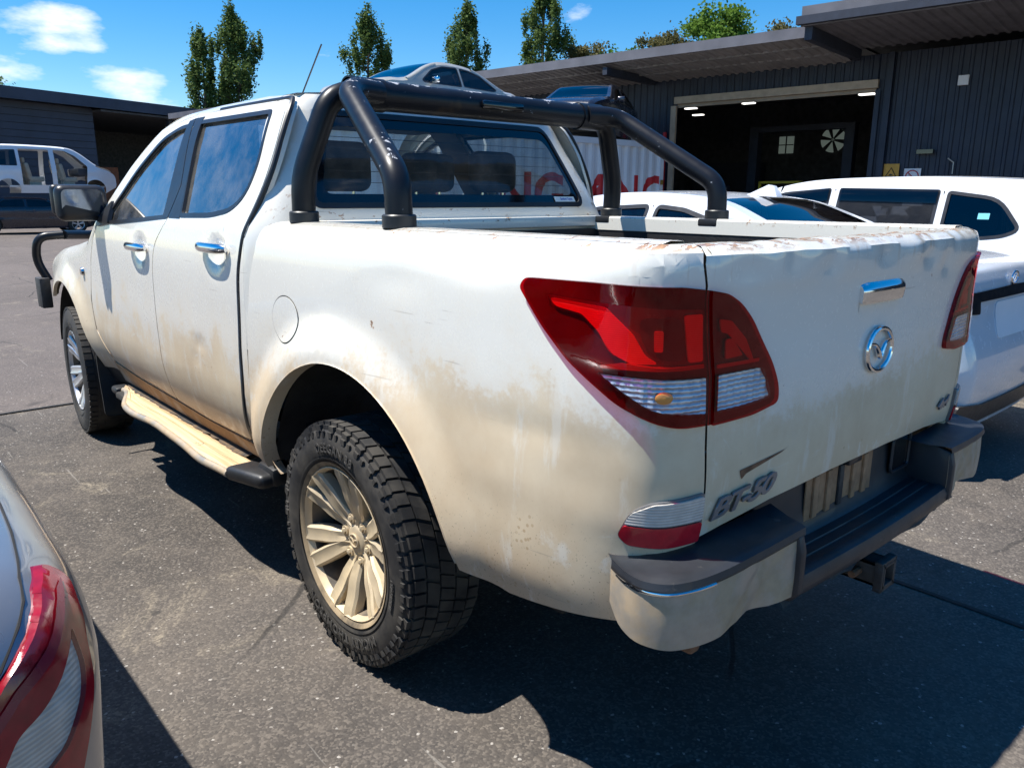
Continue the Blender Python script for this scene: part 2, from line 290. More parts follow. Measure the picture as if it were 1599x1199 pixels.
def box(bm,cx,cy,cz,sx,sy,sz,bev=0,rot=None,seg=2):
    r=bmesh.ops.create_cube(bm,size=1); vs=r['verts']
    for v in vs:v.co=Vector((v.co.x*sx,v.co.y*sy,v.co.z*sz))
    if bev:
        es=list({e for v in vs for e in v.link_edges}); rb=bmesh.ops.bevel(bm,geom=es,offset=bev,segments=seg,affect='EDGES',profile=.5); vs=list({v for f in rb['faces'] for v in f.verts}|{v for v in vs if v.is_valid})
    for v in vs:
        if rot is not None:v.co=rot@v.co
        v.co+=Vector((cx,cy,cz))
    return vs
def boxo(name,c,s,mat,parent=None,bev=0,rot=None):
    bm=bmesh.new(); box(bm,*c,*s,bev,rot); return obj(name,bm,mat,parent)
def roundpath(P,rads,k=6):
    P=[Vector(p) for p in P]; out=[P[0]]
    for i in range(1,len(P)-1):
        r=rads if isinstance(rads,(int,float)) else rads[i-1]
        a=(P[i-1]-P[i]); b=(P[i+1]-P[i]); r=min(r,a.length*.49,b.length*.49); a=P[i]+a.normalized()*r; b=P[i]+b.normalized()*r
        for j in range(k+1):
            t=j/k; out.append(a*(1-t)**2+P[i]*2*t*(1-t)+b*t*t)
    out.append(P[-1]); return out
def sweep(bm,path,rad,n=16,cap=True,sx=1.,sy=1.):
    path=[Vector(p) for p in path]; rings=[]; up=None
    for i,p in enumerate(path):
        t=(path[min(i+1,len(path)-1)]-path[max(i-1,0)]).normalized()
        if up is None: up=Vector((0,0,1)) if abs(t.z)<.9 else Vector((0,1,0))
        s=t.cross(up).normalized(); up=s.cross(t).normalized()
        r=rad if isinstance(rad,(int,float)) else rad[i]
        rings.append([bm.verts.new(p+s*cos(2*pi*k/n)*r*sx+up*sin(2*pi*k/n)*r*sy) for k in range(n)])
    for a,b in zip(rings,rings[1:]):
        for k in range(n): bm.faces.new((a[k],a[(k+1)%n],b[(k+1)%n],b[k]))
    if cap: bm.faces.new(rings[0][::-1]); bm.faces.new(rings[-1])
def tubeo(name,path,rad,mat,parent=None,n=16,**k):
    bm=bmesh.new(); sweep(bm,path,rad,n,**k); return obj(name,bm,mat,parent)
def prism(bm,poly,fn,d0,d1):
    # poly in 2D, fn(u,v,d)->3D
    a=[bm.verts.new(fn(u,v,d0)) for u,v in poly]; b=[bm.verts.new(fn(u,v,d1)) for u,v in poly]; n=len(poly)
    bm.faces.new(a[::-1]); bm.faces.new(b)
    for i in range(n): bm.faces.new((a[i],a[(i+1)%n],b[(i+1)%n],b[i]))
def prismo(name,poly,fn,d0,d1,mat,parent=None,bev=0):
    bm=bmesh.new(); prism(bm,poly,fn,d0,d1); bmesh.ops.recalc_face_normals(bm,faces=bm.faces[:])
    if bev: bmesh.ops.bevel(bm,geom=bm.edges[:],offset=bev,segments=2,affect='EDGES',profile=.5)
    return obj(name,bm,mat,parent)
def lathe(bm,prof,n=48,axis='x',c=(0,0,0)):
    # prof: (along axis, radius)
    rings=[]
    for a,r in prof:
        ring=[]
        for k in range(n):
            t=2*pi*k/n
            p=(a,r*cos(t),r*sin(t)) if axis=='x' else (r*cos(t),r*sin(t),a)
            ring.append(bm.verts.new(Vector(p)+Vector(c)))
        rings.append(ring)
    for a,b in zip(rings,rings[1:]):
        for k in range(n): bm.faces.new((a[k],a[(k+1)%n],b[(k+1)%n],b[k]))
    return rings
def rloop(P,r=.03,k=4):
    # closed 2D loop with rounded corners
    out=[]; n=len(P)
    for i in range(n):
        p=Vector(P[i][:2]); a=Vector(P[i-1][:2])-p; b=Vector(P[(i+1)%n][:2])-p
        rr=P[i][2] if len(P[i])>2 else r
        rr=min(rr,a.length*.48,b.length*.48)
        if rr<1e-4: out.append((p.x,p.y)); continue
        a=p+a.normalized()*rr; b=p+b.normalized()*rr
        for j in range(k+1):
            t=j/k; q=a*(1-t)**2+p*2*t*(1-t)+b*t*t; out.append((q.x,q.y))
    return out
def flat(loops,step,u0=None):
    bm=bmesh.new()
    for lp in loops:
        vs=[bm.verts.new((u,v,0)) for u,v in lp]
        for i in range(len(vs)): bm.edges.new((vs[i],vs[(i+1)%len(vs)]))
    bmesh.ops.triangle_fill(bm,edges=bm.edges[:],use_beauty=True,use_dissolve=False)
    bmesh.ops.remove_doubles(bm,verts=bm.verts[:],dist=1e-5)
    us=[v.co.x for v in bm.verts]; vv=[v.co.y for v in bm.verts]
    if step:
        st=step if isinstance(step,(tuple,list)) else (step,step)
        for ax,lo,hi,h in ((0,min(us),max(us),st[0]),(1,min(vv),max(vv),st[1])):
            k=math.floor(lo/h)+1
            while k*h<hi-1e-6:
                co=[0,0,0]; no=[0,0,0]; co[ax]=k*h+1.7e-4; no[ax]=1
                bmesh.ops.bisect_plane(bm,geom=bm.verts[:]+bm.edges[:]+bm.faces[:],dist=1e-6,plane_co=co,plane_no=no); k+=1
        kill=[e for e in bm.edges if len(e.link_faces)==2 and abs(e.verts[0].co.x-e.verts[1].co.x)>1e-5 and abs(e.verts[0].co.y-e.verts[1].co.y)>1e-5]
        bmesh.ops.dissolve_edges(bm,edges=kill,use_verts=False)
    for f in bm.faces:
        f.normal_update()
        if f.normal.z<0:f.normal_flip()
    return bm
def panel(name,loops,fmap,mat,parent=None,step=.04,thick=.014,smooth=40,roll=.003):
    bm=flat(loops,step)
    if thick:
        be=[e for e in bm.edges if len(e.link_faces)==1]
        # tiny rolled edge: two rings, the first just below the skin
        r=bmesh.ops.extrude_edge_only(bm,edges=be); v1=[g for g in r['geom'] if isinstance(g,bmesh.types.BMVert)]; e1=[g for g in r['geom'] if isinstance(g,bmesh.types.BMEdge)]
        for v in v1:v.co.z=-thick
    for v in bm.verts: v.co=Vector(fmap(v.co.x,v.co.y,v.co.z))
    return obj(name,bm,mat,parent,smooth)
def textmesh(txt,size,bold=0.,shear=0.,extrude=0.,align='CENTER',spacing=1.):
    cu=bpy.data.curves.new('t','FONT'); cu.body=txt; cu.size=size; cu.offset=bold; cu.shear=shear; cu.extrude=extrude; cu.align_x=align; cu.align_y='CENTER'; cu.space_character=spacing; cu.resolution_u=3
    o=bpy.data.objects.new('t',cu); COL.objects.link(o); bpy.context.view_layer.update()
    me=bpy.data.meshes.new_from_object(o.evaluated_get(bpy.context.evaluated_depsgraph_get())); bpy.data.objects.remove(o); bpy.data.curves.remove(cu); return me
def texto(name,txt,size,fn,mat,parent=None,cuts=None,smooth=0,**k):
    me=textmesh(txt,size,**k)
    bm=bmesh.new(); bm.from_mesh(me); bpy.data.meshes.remove(me); bmesh.ops.remove_doubles(bm,verts=bm.verts[:],dist=1e-5)
    if cuts:
        for x in cuts: bmesh.ops.bisect_plane(bm,geom=bm.verts[:]+bm.edges[:]+bm.faces[:],dist=1e-6,plane_co=(x,0,0),plane_no=(1,0,0))
    for v in bm.verts: v.co=Vector(fn(v.co.x,v.co.y,v.co.z))
    return obj(name,bm,mat,parent,smooth)
def grid(name,fn,nu,nv,mat,parent=None,smooth=40):
    v=[fn(i/nu,j/nv) for i in range(nu+1) for j in range(nv+1)]
    f=[(i*(nv+1)+j,(i+1)*(nv+1)+j,(i+1)*(nv+1)+j+1,i*(nv+1)+j+1) for i in range(nu) for j in range(nv)]
    return pyobj(name,v,f,mat,parent,smooth)
def herm(tab):
    xs=[a for a,b in tab];ys=[b for a,b in tab];n=len(xs)
    d=[(ys[i+1]-ys[i])/(xs[i+1]-xs[i]) for i in range(n-1)]
    m=[d[0]]+[0 if d[i-1]*d[i]<=0 else 2*d[i-1]*d[i]/(d[i-1]+d[i]) for i in range(1,n-1)]+[d[-1]]
    def f(x):
        if x<=xs[0]:return ys[0]+m[0]*(x-xs[0])
        if x>=xs[-1]:return ys[-1]+m[-1]*(x-xs[-1])
        lo,hi=0,n-1
        while hi-lo>1:
            k=(lo+hi)//2
            if xs[k]<=x:lo=k
            else:hi=k
        h=xs[hi]-xs[lo];t=(x-xs[lo])/h
        return (ys[lo]*(1+2*t)*(1-t)**2+m[lo]*h*t*(1-t)**2+ys[hi]*t*t*(3-2*t)+m[hi]*h*t*t*(t-1))
    return f
def sm(a,b,x):
    t=min(1,max(0,(x-a)/(b-a)));return t*t*(3-2*t)
# plan outline of the left body side at mid height: (x, y) from the nose to the middle of the tailgate
def catmull(P,k=24):
    out=[]
    for i in range(len(P)-1):
        p0=P[max(i-1,0)];p1=P[i];p2=P[i+1];p3=P[min(i+2,len(P)-1)]
        for j in range(k):
            t=j/k
            out.append(tuple(.5*((2*p1[a])+(-p0[a]+p2[a])*t+(2*p0[a]-5*p1[a]+4*p2[a]-p3[a])*t*t+(-p0[a]+3*p1[a]-3*p2[a]+p3[a])*t**3) for a in range(len(p1))))
    out.append(tuple(P[-1]));return out
SIDEW=herm([(-.45,.884),(0,.889),(.6,.896),(1.5,.905),(2.5,.905),(3.2,.897),(3.6,.872),(3.8,.84),(3.98,.77)])
_c=catmull([(-.886,-.2),(-.884,-.45),(-.877,-.68),(-.863,-.85),(-.842,-.975),(-.806,-1.068),(-.745,-1.113),(-.60,-1.137),(-.3,-1.152),(0,-1.156)])
_c=[p for p in _c if p[1]<=-.45]
_S=[.45]
for i in range(1,len(_c)):_S.append(_S[-1]+hypot(_c[i][0]-_c[i-1][0],_c[i][1]-_c[i-1][1]))
SMAX=_S[-1]
def plan(s):
    if s<=.45:return -SIDEW(-s),-s,-1.,0.
    if s>=SMAX:return (s-SMAX),_c[-1][1],0.,-1.
    lo,hi=0,len(_S)-1
    while hi-lo>1:
        k=(lo+hi)//2
        if _S[k]<=s:lo=k
        else:hi=k
    t=(s-_S[lo])/(_S[hi]-_S[lo]);a=_c[lo];b=_c[hi]
    a2=_c[max(lo-1,0)];b2=_c[min(hi+1,len(_c)-1)]
    tx=(b[0]-a[0])*1.0+((b[0]-a2[0])*(1-t)+(b2[0]-a[0])*t);ty=(b[1]-a[1])+((b[1]-a2[1])*(1-t)+(b2[1]-a[1])*t)
    l=hypot(tx,ty);return a[0]+(b[0]-a[0])*t,a[1]+(b[1]-a[1])*t,ty/l,-tx/l
PC=herm([(.42,-.10),(.50,-.066),(.56,-.038),(.62,-.016),(.68,-.003),(.74,.003),(.85,.004),(1.0,0),(1.15,-.004),(1.25,-.012),(1.30,-.02),(1.335,-.034),(1.37,-.05),(1.5,-.107),(1.65,-.175),(1.72,-.215),(1.76,-.25),(1.79,-.30)])
PT=herm([(.42,-.06),(.52,-.022),(.60,-.001),(.70,.004),(.85,.002),(1.0,-.003),(1.1,-.008),(1.2,-.014),(1.26,-.020),(1.295,-.034),(1.318,-.052),(1.331,-.075),(1.336,-.10)])
PR=herm([(.6,-.03),(.72,-.016),(.78,-.006),(.9,.0),(1.05,.0),(1.15,-.004),(1.225,-.003),(1.268,.003),(1.300,.003),(1.318,-.003),(1.328,-.013),(1.333,-.03)])
DENTS=[(.62,1.28,.10,.03,.010),(.47,1.3,.05,.025,.006),(.80,.93,.20,.035,.004),(.95,.86,.07,.06,.004),(.72,.80,.16,.05,-.003),(.30,1.22,.12,.05,.004),
 (-1.05,.86,.05,.02,.006),(-1.10,.80,.03,.012,.004),
 (1.32,1.28,.07,.018,.007),(1.47,1.285,.05,.018,.005),(1.62,1.275,.05,.02,.008),(1.9,1.285,.06,.016,.008),(2.05,1.29,.05,.016,-.004),(2.18,1.27,.05,.022,.010),(2.32,1.26,.04,.03,.006)]
def off(s,z,cab):
    if cab: o=PC(z)
    else:
        b=sm(.80,1.12,s);o=PT(z)*(1-b)+PR(z)*b
    y=-s
    r=hypot(y,z-.40)
    if s<.8:o+=.030*(1-sm(.56,.70,r))*(1-sm(.6,.8,s))
    r=hypot(y-3.22,z-.40);o+=.028*(1-sm(.52,.68,r))
    for (a,b_,ra,rb,d) in DENTS:
        q=((s-a)/ra)**2+((z-b_)/rb)**2
        if q<9:o-=d*exp(-q)
    return o
def S3(s,z,cab=False,d=0.):
    if s>SMAX:
        x,y,nx,ny=plan(2*SMAX-s)
        x,nx=-x,-nx
    else:x,y,nx,ny=plan(s)
    o=off(s,z,cab)+d
    return (x+nx*o,y+ny*o,z)
# ------------------------------------------------------------------ ground
g=bmesh.new()
vs=[g.verts.new(p) for p in ((-400,-400,0),(400,-400,0),(400,400,0),(-400,400,0))]; g.faces.new(vs)
ground=tag(obj('ground',g,'asphalt',None,0),kind='structure')
def sheet(name,x0,y0,x1,y1,z,mat,parent=None):
    return pyobj(name,[(x0,y0,z),(x1,y0,z),(x1,y1,z),(x0,y1,z)],[(0,1,2,3)],mat,parent,0)
yard=tag(sheet('yard_pavement',-60,3.985,60,90,.004,'asphaltfar'),kind='structure')
# ragged bitumen joints between the pours
def joint(p,q,w,z):
    P=[];n=60
    for i in range(n+1):
        t=i/n; x=p[0]+(q[0]-p[0])*t; y=p[1]+(q[1]-p[1])*t; P.append((x+random.uniform(-.006,.006)*(p[0]==q[0]),y+random.uniform(-.006,.006)*(p[1]==q[1])))
    hx,hy=(w/2,0) if p[0]==q[0] else (0,w/2)
    v=[(x-hx,y-hy,z) for x,y in P]+[(x+hx,y+hy,z) for x,y in P]
    return pyobj('pavement_joint',v,[(i,i+1,n+2+i,n+1+i) for i in range(n)],'joint',ground,0)
joint((-14,3.982),(14,3.982),.03,.008); joint((.92,-9),(.92,3.9),.022,.004)
# ------------------------------------------------------------------ pickup truck
T=thing('pickup_truck','dusty dented white dual-cab pickup with black sports bar, seen from behind','pickup')
def SF(cab,extra=0.): return lambda u,v,d: S3(u,v,cab,d+extra)
tubS=SF(False); cabS=SF(True)
def arc(cy,cz,r,a0,a1,n): return [(-(cy+r*cos(radians(a0+(a1-a0)*i/n))),cz+r*sin(radians(a0+(a1-a0)*i/n))) for i in range(n+1)]
# --- tub side (s,z): hole for the lamp and the reversing lamp
LAMP_A=rloop([(.766,1.238,.012),(.780,1.258,.012),(.955,1.2605,.02),(1.137,1.2585,.01),(1.192,1.251,0),(1.203,1.16,0),(1.213,1.08,0),(1.216,.982,0),(1.139,.983,.03),(1.089,.997,.03),(1.022,1.027,.02),(.904,1.102,.02),(.835,1.163,.02)],.01)
LAMP_B=rloop([(1.201,1.2495,0),(1.247,1.241,.015),(1.29,1.220,.02),(1.332,1.183,.02),(1.409,1.085,.03),(1.437,1.03,.02),(1.440,.994,.025),(1.35,.981,.02),(1.226,.979,0),(1.222,1.08,0),(1.212,1.16,0)],.01)
REV=rloop([(1.030,.748,.012),(1.058,.806,.02),(1.103,.830,.02),(1.222,.834,.004),(1.222,.722,.006),(1.143,.722,.02),(1.050,.728,.015)],.01)
tub_outer=([(-.525,1.3355),(1.190,1.3345),(1.181,1.30),(1.191,1.256),(1.20,1.16),(1.212,1.08),(1.2155,.978),(1.218,.93),(1.226,.836),(1.226,.715),(1.09,.703),(1.048,.655),(1.038,.537),(.92,.522),(.72,.497),(.60,.512)]
  +arc(-.03,.40,.553,168,10,40)+[(-.60,.535),(-.612,.73),(-.606,.96),(-.578,1.14),(-.535,1.25)])
# arc runs from rear (168deg -> y negative) to front
tub_l=panel('tub_side',[tub_outer],tubS,'paint',T,step=.022,thick=.02)
tub_r=mirror(tub_l)
# arch lip
def archlip(cy,r,cab,a0,a1):
    bm=bmesh.new(); P=[]
    for i in range(41):
        a=radians(a0+(a1-a0)*i/40); P.append((-(cy+r*cos(a)),.40+r*sin(a)))
    rows=[[bm.verts.new(S3(s,z,cab,d)) if k<2 else bm.verts.new(Vector(S3(s,z,cab,0))+Vector((.05,0,0))) for k,d in enumerate((.004,-.004,0))] for s,z in P]
    for a,b in zip(rows,rows[1:]):
        for k in range(2): bm.faces.new((a[k],b[k],b[k+1],a[k+1]))
    return obj('arch_lip',bm,'paint',T)
l=archlip(-.03,.5525,False,12,166); mirror(l)
# --- tailgate
e=.007
TG=[(1.196,1.331),(1.187,1.30),(1.197,1.256),(1.207,1.16),(1.218,1.08),(1.2215,.978),(1.224,.93),(1.231,.836),(1.233,.727),(1.30,.738),(1.47,.757),(1.746,.768)]
RT=[(2*SMAX-a,b) for a,b in TG[::-1]]
rng=random.Random(3)
_amps=[(rng.uniform(10,90),rng.uniform(0,6),rng.uniform(.3,1)) for _ in range(9)]
def crumple(s): return sum(a*(1-2*abs(sin(.5*f*s+p))) for f,p,a in _amps)/3.
def tgS(u,v,d):
    k=sm(1.235,1.315,v)*sm(1.24,1.34,u); w=crumple(u)
    x,y,z=S3(u,v,False,d-.0035*k*(w+.3)); return (x,y,z+.0022*k*crumple(u+.7)*sm(1.29,1.33,v))
tail=panel('tailgate',[TG+RT],tgS,'paint',T,step=.018,thick=.0)
# tailgate top ledge and inner face
def ledge(u,v):
    s=1.196+(2*SMAX-2*1.196)*u; p=tgS(s,1.331,0); q=S3(s,1.30,False,0)
    w=crumple(s+1.3)*.0016*sm(1.24,1.34,s)
    prof=[(0,0),(.022,.004+w),(.045,.003-w),(.06,-.006),(.062,-.10),(.062,-.45)]
    t=v*(len(prof)-1); i=min(int(t),len(prof)-2); f=t-i; dy=prof[i][0]*(1-f)+prof[i+1][0]*f; dz=prof[i][1]*(1-f)+prof[i+1][1]*f
    return (p[0]*(1-.02*v),p[1]+dy,p[2]+dz)
grid('top_ledge',ledge,110,10,'paint',tail)
# tailgate latch bezel, emblem, lettering
TC=SMAX
def tgp(dx,z,d=0): return Vector(tgS(TC+dx,z,d))
hb=panel('handle',[rloop([(TC-.118,1.174),(TC-.118,1.224),(TC+.118,1.224),(TC+.118,1.174)],.010)],lambda u,v,d:tgS(u,v,d+.016-.012*max(0,(v-1.206)/.018)**1.5-.003*((v-1.199)/.025)**2-.006*((u-TC)/.118)**6),'chrome',tail,(.02,.004),.03)
grid('handle_recess',lambda a,b:tuple(tgp(-.115+.23*a,1.155+.03*b,.001-.0*sin(pi*a))),12,3,'paint',hb)
bm=bmesh.new(); ring=[tgp(.068*cos(t)*1.0,1.052+.054*sin(t),.008) for t in [2*pi*i/40 for i in range(41)]]; sweep(bm,ring,.0065,8)
wing=[(-.060,.020),(-.030,.017),(-.008,-.004),(0,-.022),(.008,-.004),(.030,.017),(.060,.020)]
pts=roundpath([tgp(a,1.052+b,.009) for a,b in wing],.012,4); sweep(bm,pts,[.0035+.0045*sin(pi*i/(len(pts)-1)) for i in range(len(pts))],8)
obj('emblem',bm,'chrome',tail)
texto('model_lettering','BT-50',.098,lambda x,y,z:tuple(tgp(-.552+x*.98,.793+y*.62+.10*x,.003+(z+.003)*1.)),'badge',tail,bold=.0022,shear=.35,extrude=.003,spacing=.86)
texto('drive_lettering','4x4',.072,lambda x,y,z:tuple(tgp(.545+x*.9,.812+y*.62+.02*x,.003+(z+.003)*1.)),'badge',tail,bold=.0018,shear=.35,extrude=.003,spacing=.9)
# scar on the tailgate (scraped filler)
panel('scrape',[rloop([(1.335,.858),(1.50,.872),(1.52,.878),(1.49,.868),(1.36,.846),(1.345,.835)],.004)],lambda u,v,d:tgS(u,v,.0012),'rust',tail,.03,0)
# --- tail lamps
def shrink(P,d):
    c=Vector((sum(p[0] for p in P)/len(P),sum(p[1] for p in P)/len(P))); out=[]
    n=len(P)
    for i in range(n):
        a=Vector(P[i-1]);b=Vector(P[i]);q=Vector(P[(i+1)%n]); t=(q-a).normalized(); nrm=Vector((-t.y,t.x))
        if nrm.dot(c-b)<0:nrm=-nrm
        out.append(tuple(b+nrm*d))
    return out
CL_A=rloop([(.976,1.085,.006),(1.053,1.0845,.02),(1.203,1.081,.004),(1.207,1.004,.006),(1.137,1.010,.02),(1.090,1.017,.02),(1.02,1.058,.01)],.006)
CL_B=rloop([(1.232,1.082,.004),(1.372,1.081,.012),(1.396,1.042,.01),(1.410,1.010,.012),(1.32,1.005,.02),(1.234,1.005,.004)],.006)
RED_A=rloop([(.838,1.229,.006),(.997,1.223,.02),(1.194,1.214,.004),(1.203,1.106,.006),(1.103,1.103,.02),(1.024,1.110,.02),(.971,1.163,.02),(.931,1.192,.01),(.857,1.201,.008)],.008)
LAMPS=[]
def mk_lamp(side):
    m=(lambda f:(lambda u,v,d:f(u,v,d))) if side<0 else (lambda f:(lambda u,v,d:(-f(u,v,d)[0],f(u,v,d)[1],f(u,v,d)[2])))
    lamp=panel('tail_lamp',[LAMP_A],m(lambda u,v,d:S3(u,v,False,d*1.+.0015)),'lampborder',T,.02,.004)
    # bulging border lens with openings
    border=panel('dark_lens',[LAMP_A,shrink(RED_A,0.0),CL_A],m(lambda u,v,d:S3(u,v,False,d+.012)),'lensdark',lamp,.02,.012)
    panel('red_lens',[RED_A],m(lambda u,v,d:S3(u,v,False,d+.0125)),'lensred',lamp,.02,0)
    panel('clear_lens',[CL_A],m(lambda u,v,d:S3(u,v,False,d+.0125)),'lensclear',lamp,.02,0)
    # bright red light guide: C shape round the bowl
    panel('red_light_guide',[rloop([(.85,1.222),(.99,1.214),(1.05,1.165),(1.075,1.125),(1.10,1.112),(1.05,1.108),(1.0,1.128),(.975,1.166),(.935,1.197),(.865,1.206)],.01)],m(lambda u,v,d:S3(u,v,False,d+.007)),'lampred',lamp,.02,.004)
    panel('red_reflector',[rloop([(1.145,1.205),(1.188,1.205),(1.195,1.112),(1.16,1.112)],.006)],m(lambda u,v,d:S3(u,v,False,d+.006)),'lampred',lamp,.01,.004)
    panel('lower_light_strip',[rloop([(1.03,1.1095),(1.10,1.106),(1.196,1.107),(1.196,1.099),(1.08,1.097),(.985,1.095),(.982,1.099)],.002)],m(lambda u,v,d:S3(u,v,False,d+.008)),'lampred',lamp,.02,.004)
    panel('lamp_bowl',[rloop([(1.058,1.20),(1.14,1.20),(1.155,1.115),(1.105,1.117),(1.065,1.15)],.02)],m(lambda u,v,d:S3(u,v,False,d+.004)),'lampback',lamp,.02,.004)
    panel('bowl_post',[rloop([(1.088,1.175),(1.106,1.175),(1.106,1.135),(1.09,1.135)],.004)],m(lambda u,v,d:S3(u,v,False,d+.008)),'lampred',lamp,.02,.004)
    panel('indicator_reflector',[shrink(CL_A,.002)],m(lambda u,v,d:S3(u,v,False,d+.0075-.005*exp(-((u-1.12)/.03)**2-((v-1.045)/.02)**2)+.0015*sin(u*330))),'reflector',lamp,.006,0)
    bm=bmesh.new(); c=Vector(S3(1.112,1.045,False,.0075)); bmesh.ops.create_uvsphere(bm,u_segments=16,v_segments=10,radius=1)
    for v in bm.verts:
        q=S3(1.112+v.co.x*.017,1.045+v.co.y*.013,False,.006+v.co.z*.006); v.co=Vector((q[0]*(-side),q[1],q[2]))
    obj('indicator_bulb',bm,'amber',lamp)
    # tailgate section
    lb=panel('inner_lamp',[LAMP_B],m(lambda u,v,d:S3(u,v,False,d+.0015)),'lampborder',T,.02,.004)
    panel('dark_lens',[LAMP_B,CL_B],m(lambda u,v,d:S3(u,v,False,d+.012)),'lensdark',lb,.02,.012)
    panel('clear_lens',[CL_B],m(lambda u,v,d:S3(u,v,False,d+.0125)),'lensclear',lb,.02,0)
    panel('reversing_reflector',[shrink(CL_B,.002)],m(lambda u,v,d:S3(u,v,False,d+.0075-.004*exp(-((u-1.30)/.04)**2-((v-1.045)/.02)**2)+.0015*sin(u*300))),'reflector',lb,.007,0)
    panel('red_light_guide',[rloop([(1.232,1.192),(1.268,1.186),(1.318,1.145),(1.345,1.10),(1.335,1.098),(1.30,1.128),(1.26,1.16),(1.24,1.165)],.006)],m(lambda u,v,d:S3(u,v,False,d+.008)),'lampred',lb,.02,.003)
    panel('red_reflector',[rloop([(1.255,1.150),(1.275,1.150),(1.31,1.112),(1.255,1.110)],.006)],m(lambda u,v,d:S3(u,v,False,d+.008)),'lampred',lb,.02,.003)
    panel('lower_light_strip',[rloop([(1.232,1.102),(1.365,1.100),(1.365,1.093),(1.232,1.094)],.002)],m(lambda u,v,d:S3(u,v,False,d+.008)),'lampred',lb,.02,.003)
    rv=panel('reversing_lamp',[REV],m(lambda u,v,d:S3(u,v,False,d+.008)),'badge',T,.02,.012)
    up=rloop([(1.046,.779),(1.062,.805),(1.104,.826),(1.218,.830),(1.218,.777)],.008)
    lo=rloop([(1.034,.752),(1.045,.775),(1.218,.773),(1.218,.726),(1.145,.726),(1.052,.732)],.008)
    panel('clear_lens',[up],m(lambda u,v,d:S3(u,v,False,d+.013)),'revlens',rv,.012,.005)
    panel('red_reflector',[lo],m(lambda u,v,d:S3(u,v,False,d+.0135)),'redplastic',rv,.015,.005)
mk_lamp(-1)
for o in [x for x in T.children if x.name.split('.')[0] in ('tail_lamp','inner_lamp','reversing_lamp')]: LAMPS.append(o)
# --- fuel flap
fc=[(-.315+.088*cos(2*pi*i/36),1.042+.072*sin(2*pi*i/36)) for i in range(36)]
fl=panel('fuel_flap',[fc],lambda u,v,d:S3(u,v,False,d+.0025),'paint',T,.03,.004)
panel('flap_gap',[[(-.315+.0915*cos(2*pi*i/36),1.042+.0755*sin(2*pi*i/36)) for i in range(36)]],lambda u,v,d:S3(u,v,False,d+.0012),'joint',fl,.03,0)
# --- tub rails, inner walls, floor
def railx(s,k): return S3(s,1.335,False,0)
def mkrail(u,v):
    s=-.525+(1.10+.525)*u; p=S3(s,1.3355,False,0); ix=-.692
    prof=[(p[0],p[2]),(p[0]+.018,p[2]+.004),(-.74,p[2]+.005),(ix-.006,p[2]+.004),(ix,p[2]-.003),(ix,p[2]-.055),(ix-.02,p[2]-.06)]
    t=v*(len(prof)-1); i=min(int(t),len(prof)-2); f=t-i
    return (prof[i][0]*(1-f)+prof[i+1][0]*f,p[1],prof[i][1]*(1-f)+prof[i+1][1]*f)
r=grid('bed_rail',mkrail,60,12,'paint',T); mirror(r)
bm=bmesh.new()
for sx in (-1,1): box(bm,sx*.705,-.33,1.075,.02,1.56,.42)
box(bm,0,.455,1.075,1.40,.02,.42); box(bm,0,-.33,.86,1.40,1.56,.02)
for i in range(9): box(bm,-.56+.14*i,-.33,.872,.05,1.54,.012)
obj('bed_liner',bm,'liner',T)
boxo('front_rail',(0,.468,1.318),(1.40,.045,.045),'paint',T,.008)
def mirror_tree(o):
    m=mirror(o)
    for ch in o.children: mirror(ch,m)
    return m
for o in LAMPS: mirror_tree(o)
# --- cab sides
DOOR_R=rloop([(-.640,1.275,.05),(-.672,1.154,.05),(-.680,.951,.05),(-.690,.715,.05),(-.765,.520,.03),(-1.17,.512,.05),(-1.545,.528,.02),(-1.522,.64,.03),(-1.530,.80,.05),(-1.545,.95,.05),(-1.552,1.09,.06),(-1.515,1.215,.05),(-1.372,1.325,.05),(-1.345,1.46,.06),(-1.495,1.757,.01),(-1.07,1.757,.05),(-.77,1.752,.03),(-.645,1.735,.05),(-.60,1.60,.05),(-.592,1.456,.05)],.03)
DOOR_F=rloop([(-1.552,.530,.02),(-2.05,.545,.1),(-2.45,.60,.12),(-2.585,.72,.12),(-2.612,.88,.08),(-2.545,1.10,.1),(-2.47,1.215,.03),(-2.40,1.27,.02),(-2.27,1.37,.05),(-2.10,1.53,.08),(-1.85,1.685,.1),(-1.66,1.745,.06),(-1.503,1.757,.01),(-1.353,1.462,.06),(-1.380,1.325,.05),(-1.523,1.217,.05),(-1.560,1.09,.06),(-1.553,.95,.05),(-1.538,.80,.05),(-1.530,.64,.03)],.03)
WIN_R=rloop([(-.745,1.708,.02),(-1.40,1.714,.015),(-1.245,1.352,.012),(-.95,1.358,.05),(-.79,1.378,.05),(-.708,1.43,.05),(-.692,1.53,.05)],.02)
WIN_F=rloop([(-1.535,1.708,.02),(-1.63,1.705,.06),(-1.80,1.665,.06),(-2.02,1.53,.06),(-2.18,1.385,.05),(-2.27,1.30,.02),(-2.06,1.305,.02),(-1.385,1.345,.015)],.02)
HD=[(-.853,1.236),(-1.722,1.198)]
for (s0,z0) in HD: DENTS.append((s0,z0-.012,.062,.052,.022))
def ydent(u,v,d): return S3(u,v,True,d)
def glasspane(name,lp,parent,pillar):
    a=panel(name,[lp],lambda u,v,d:S3(u,v,True,d-.012),'glass',parent,.08,0)
    tr=panel('window_seal',[shrink(lp,-.024),shrink(lp,.003)],lambda u,v,d:S3(u,v,True,d-.001),'trim',parent,.05,.012); return a
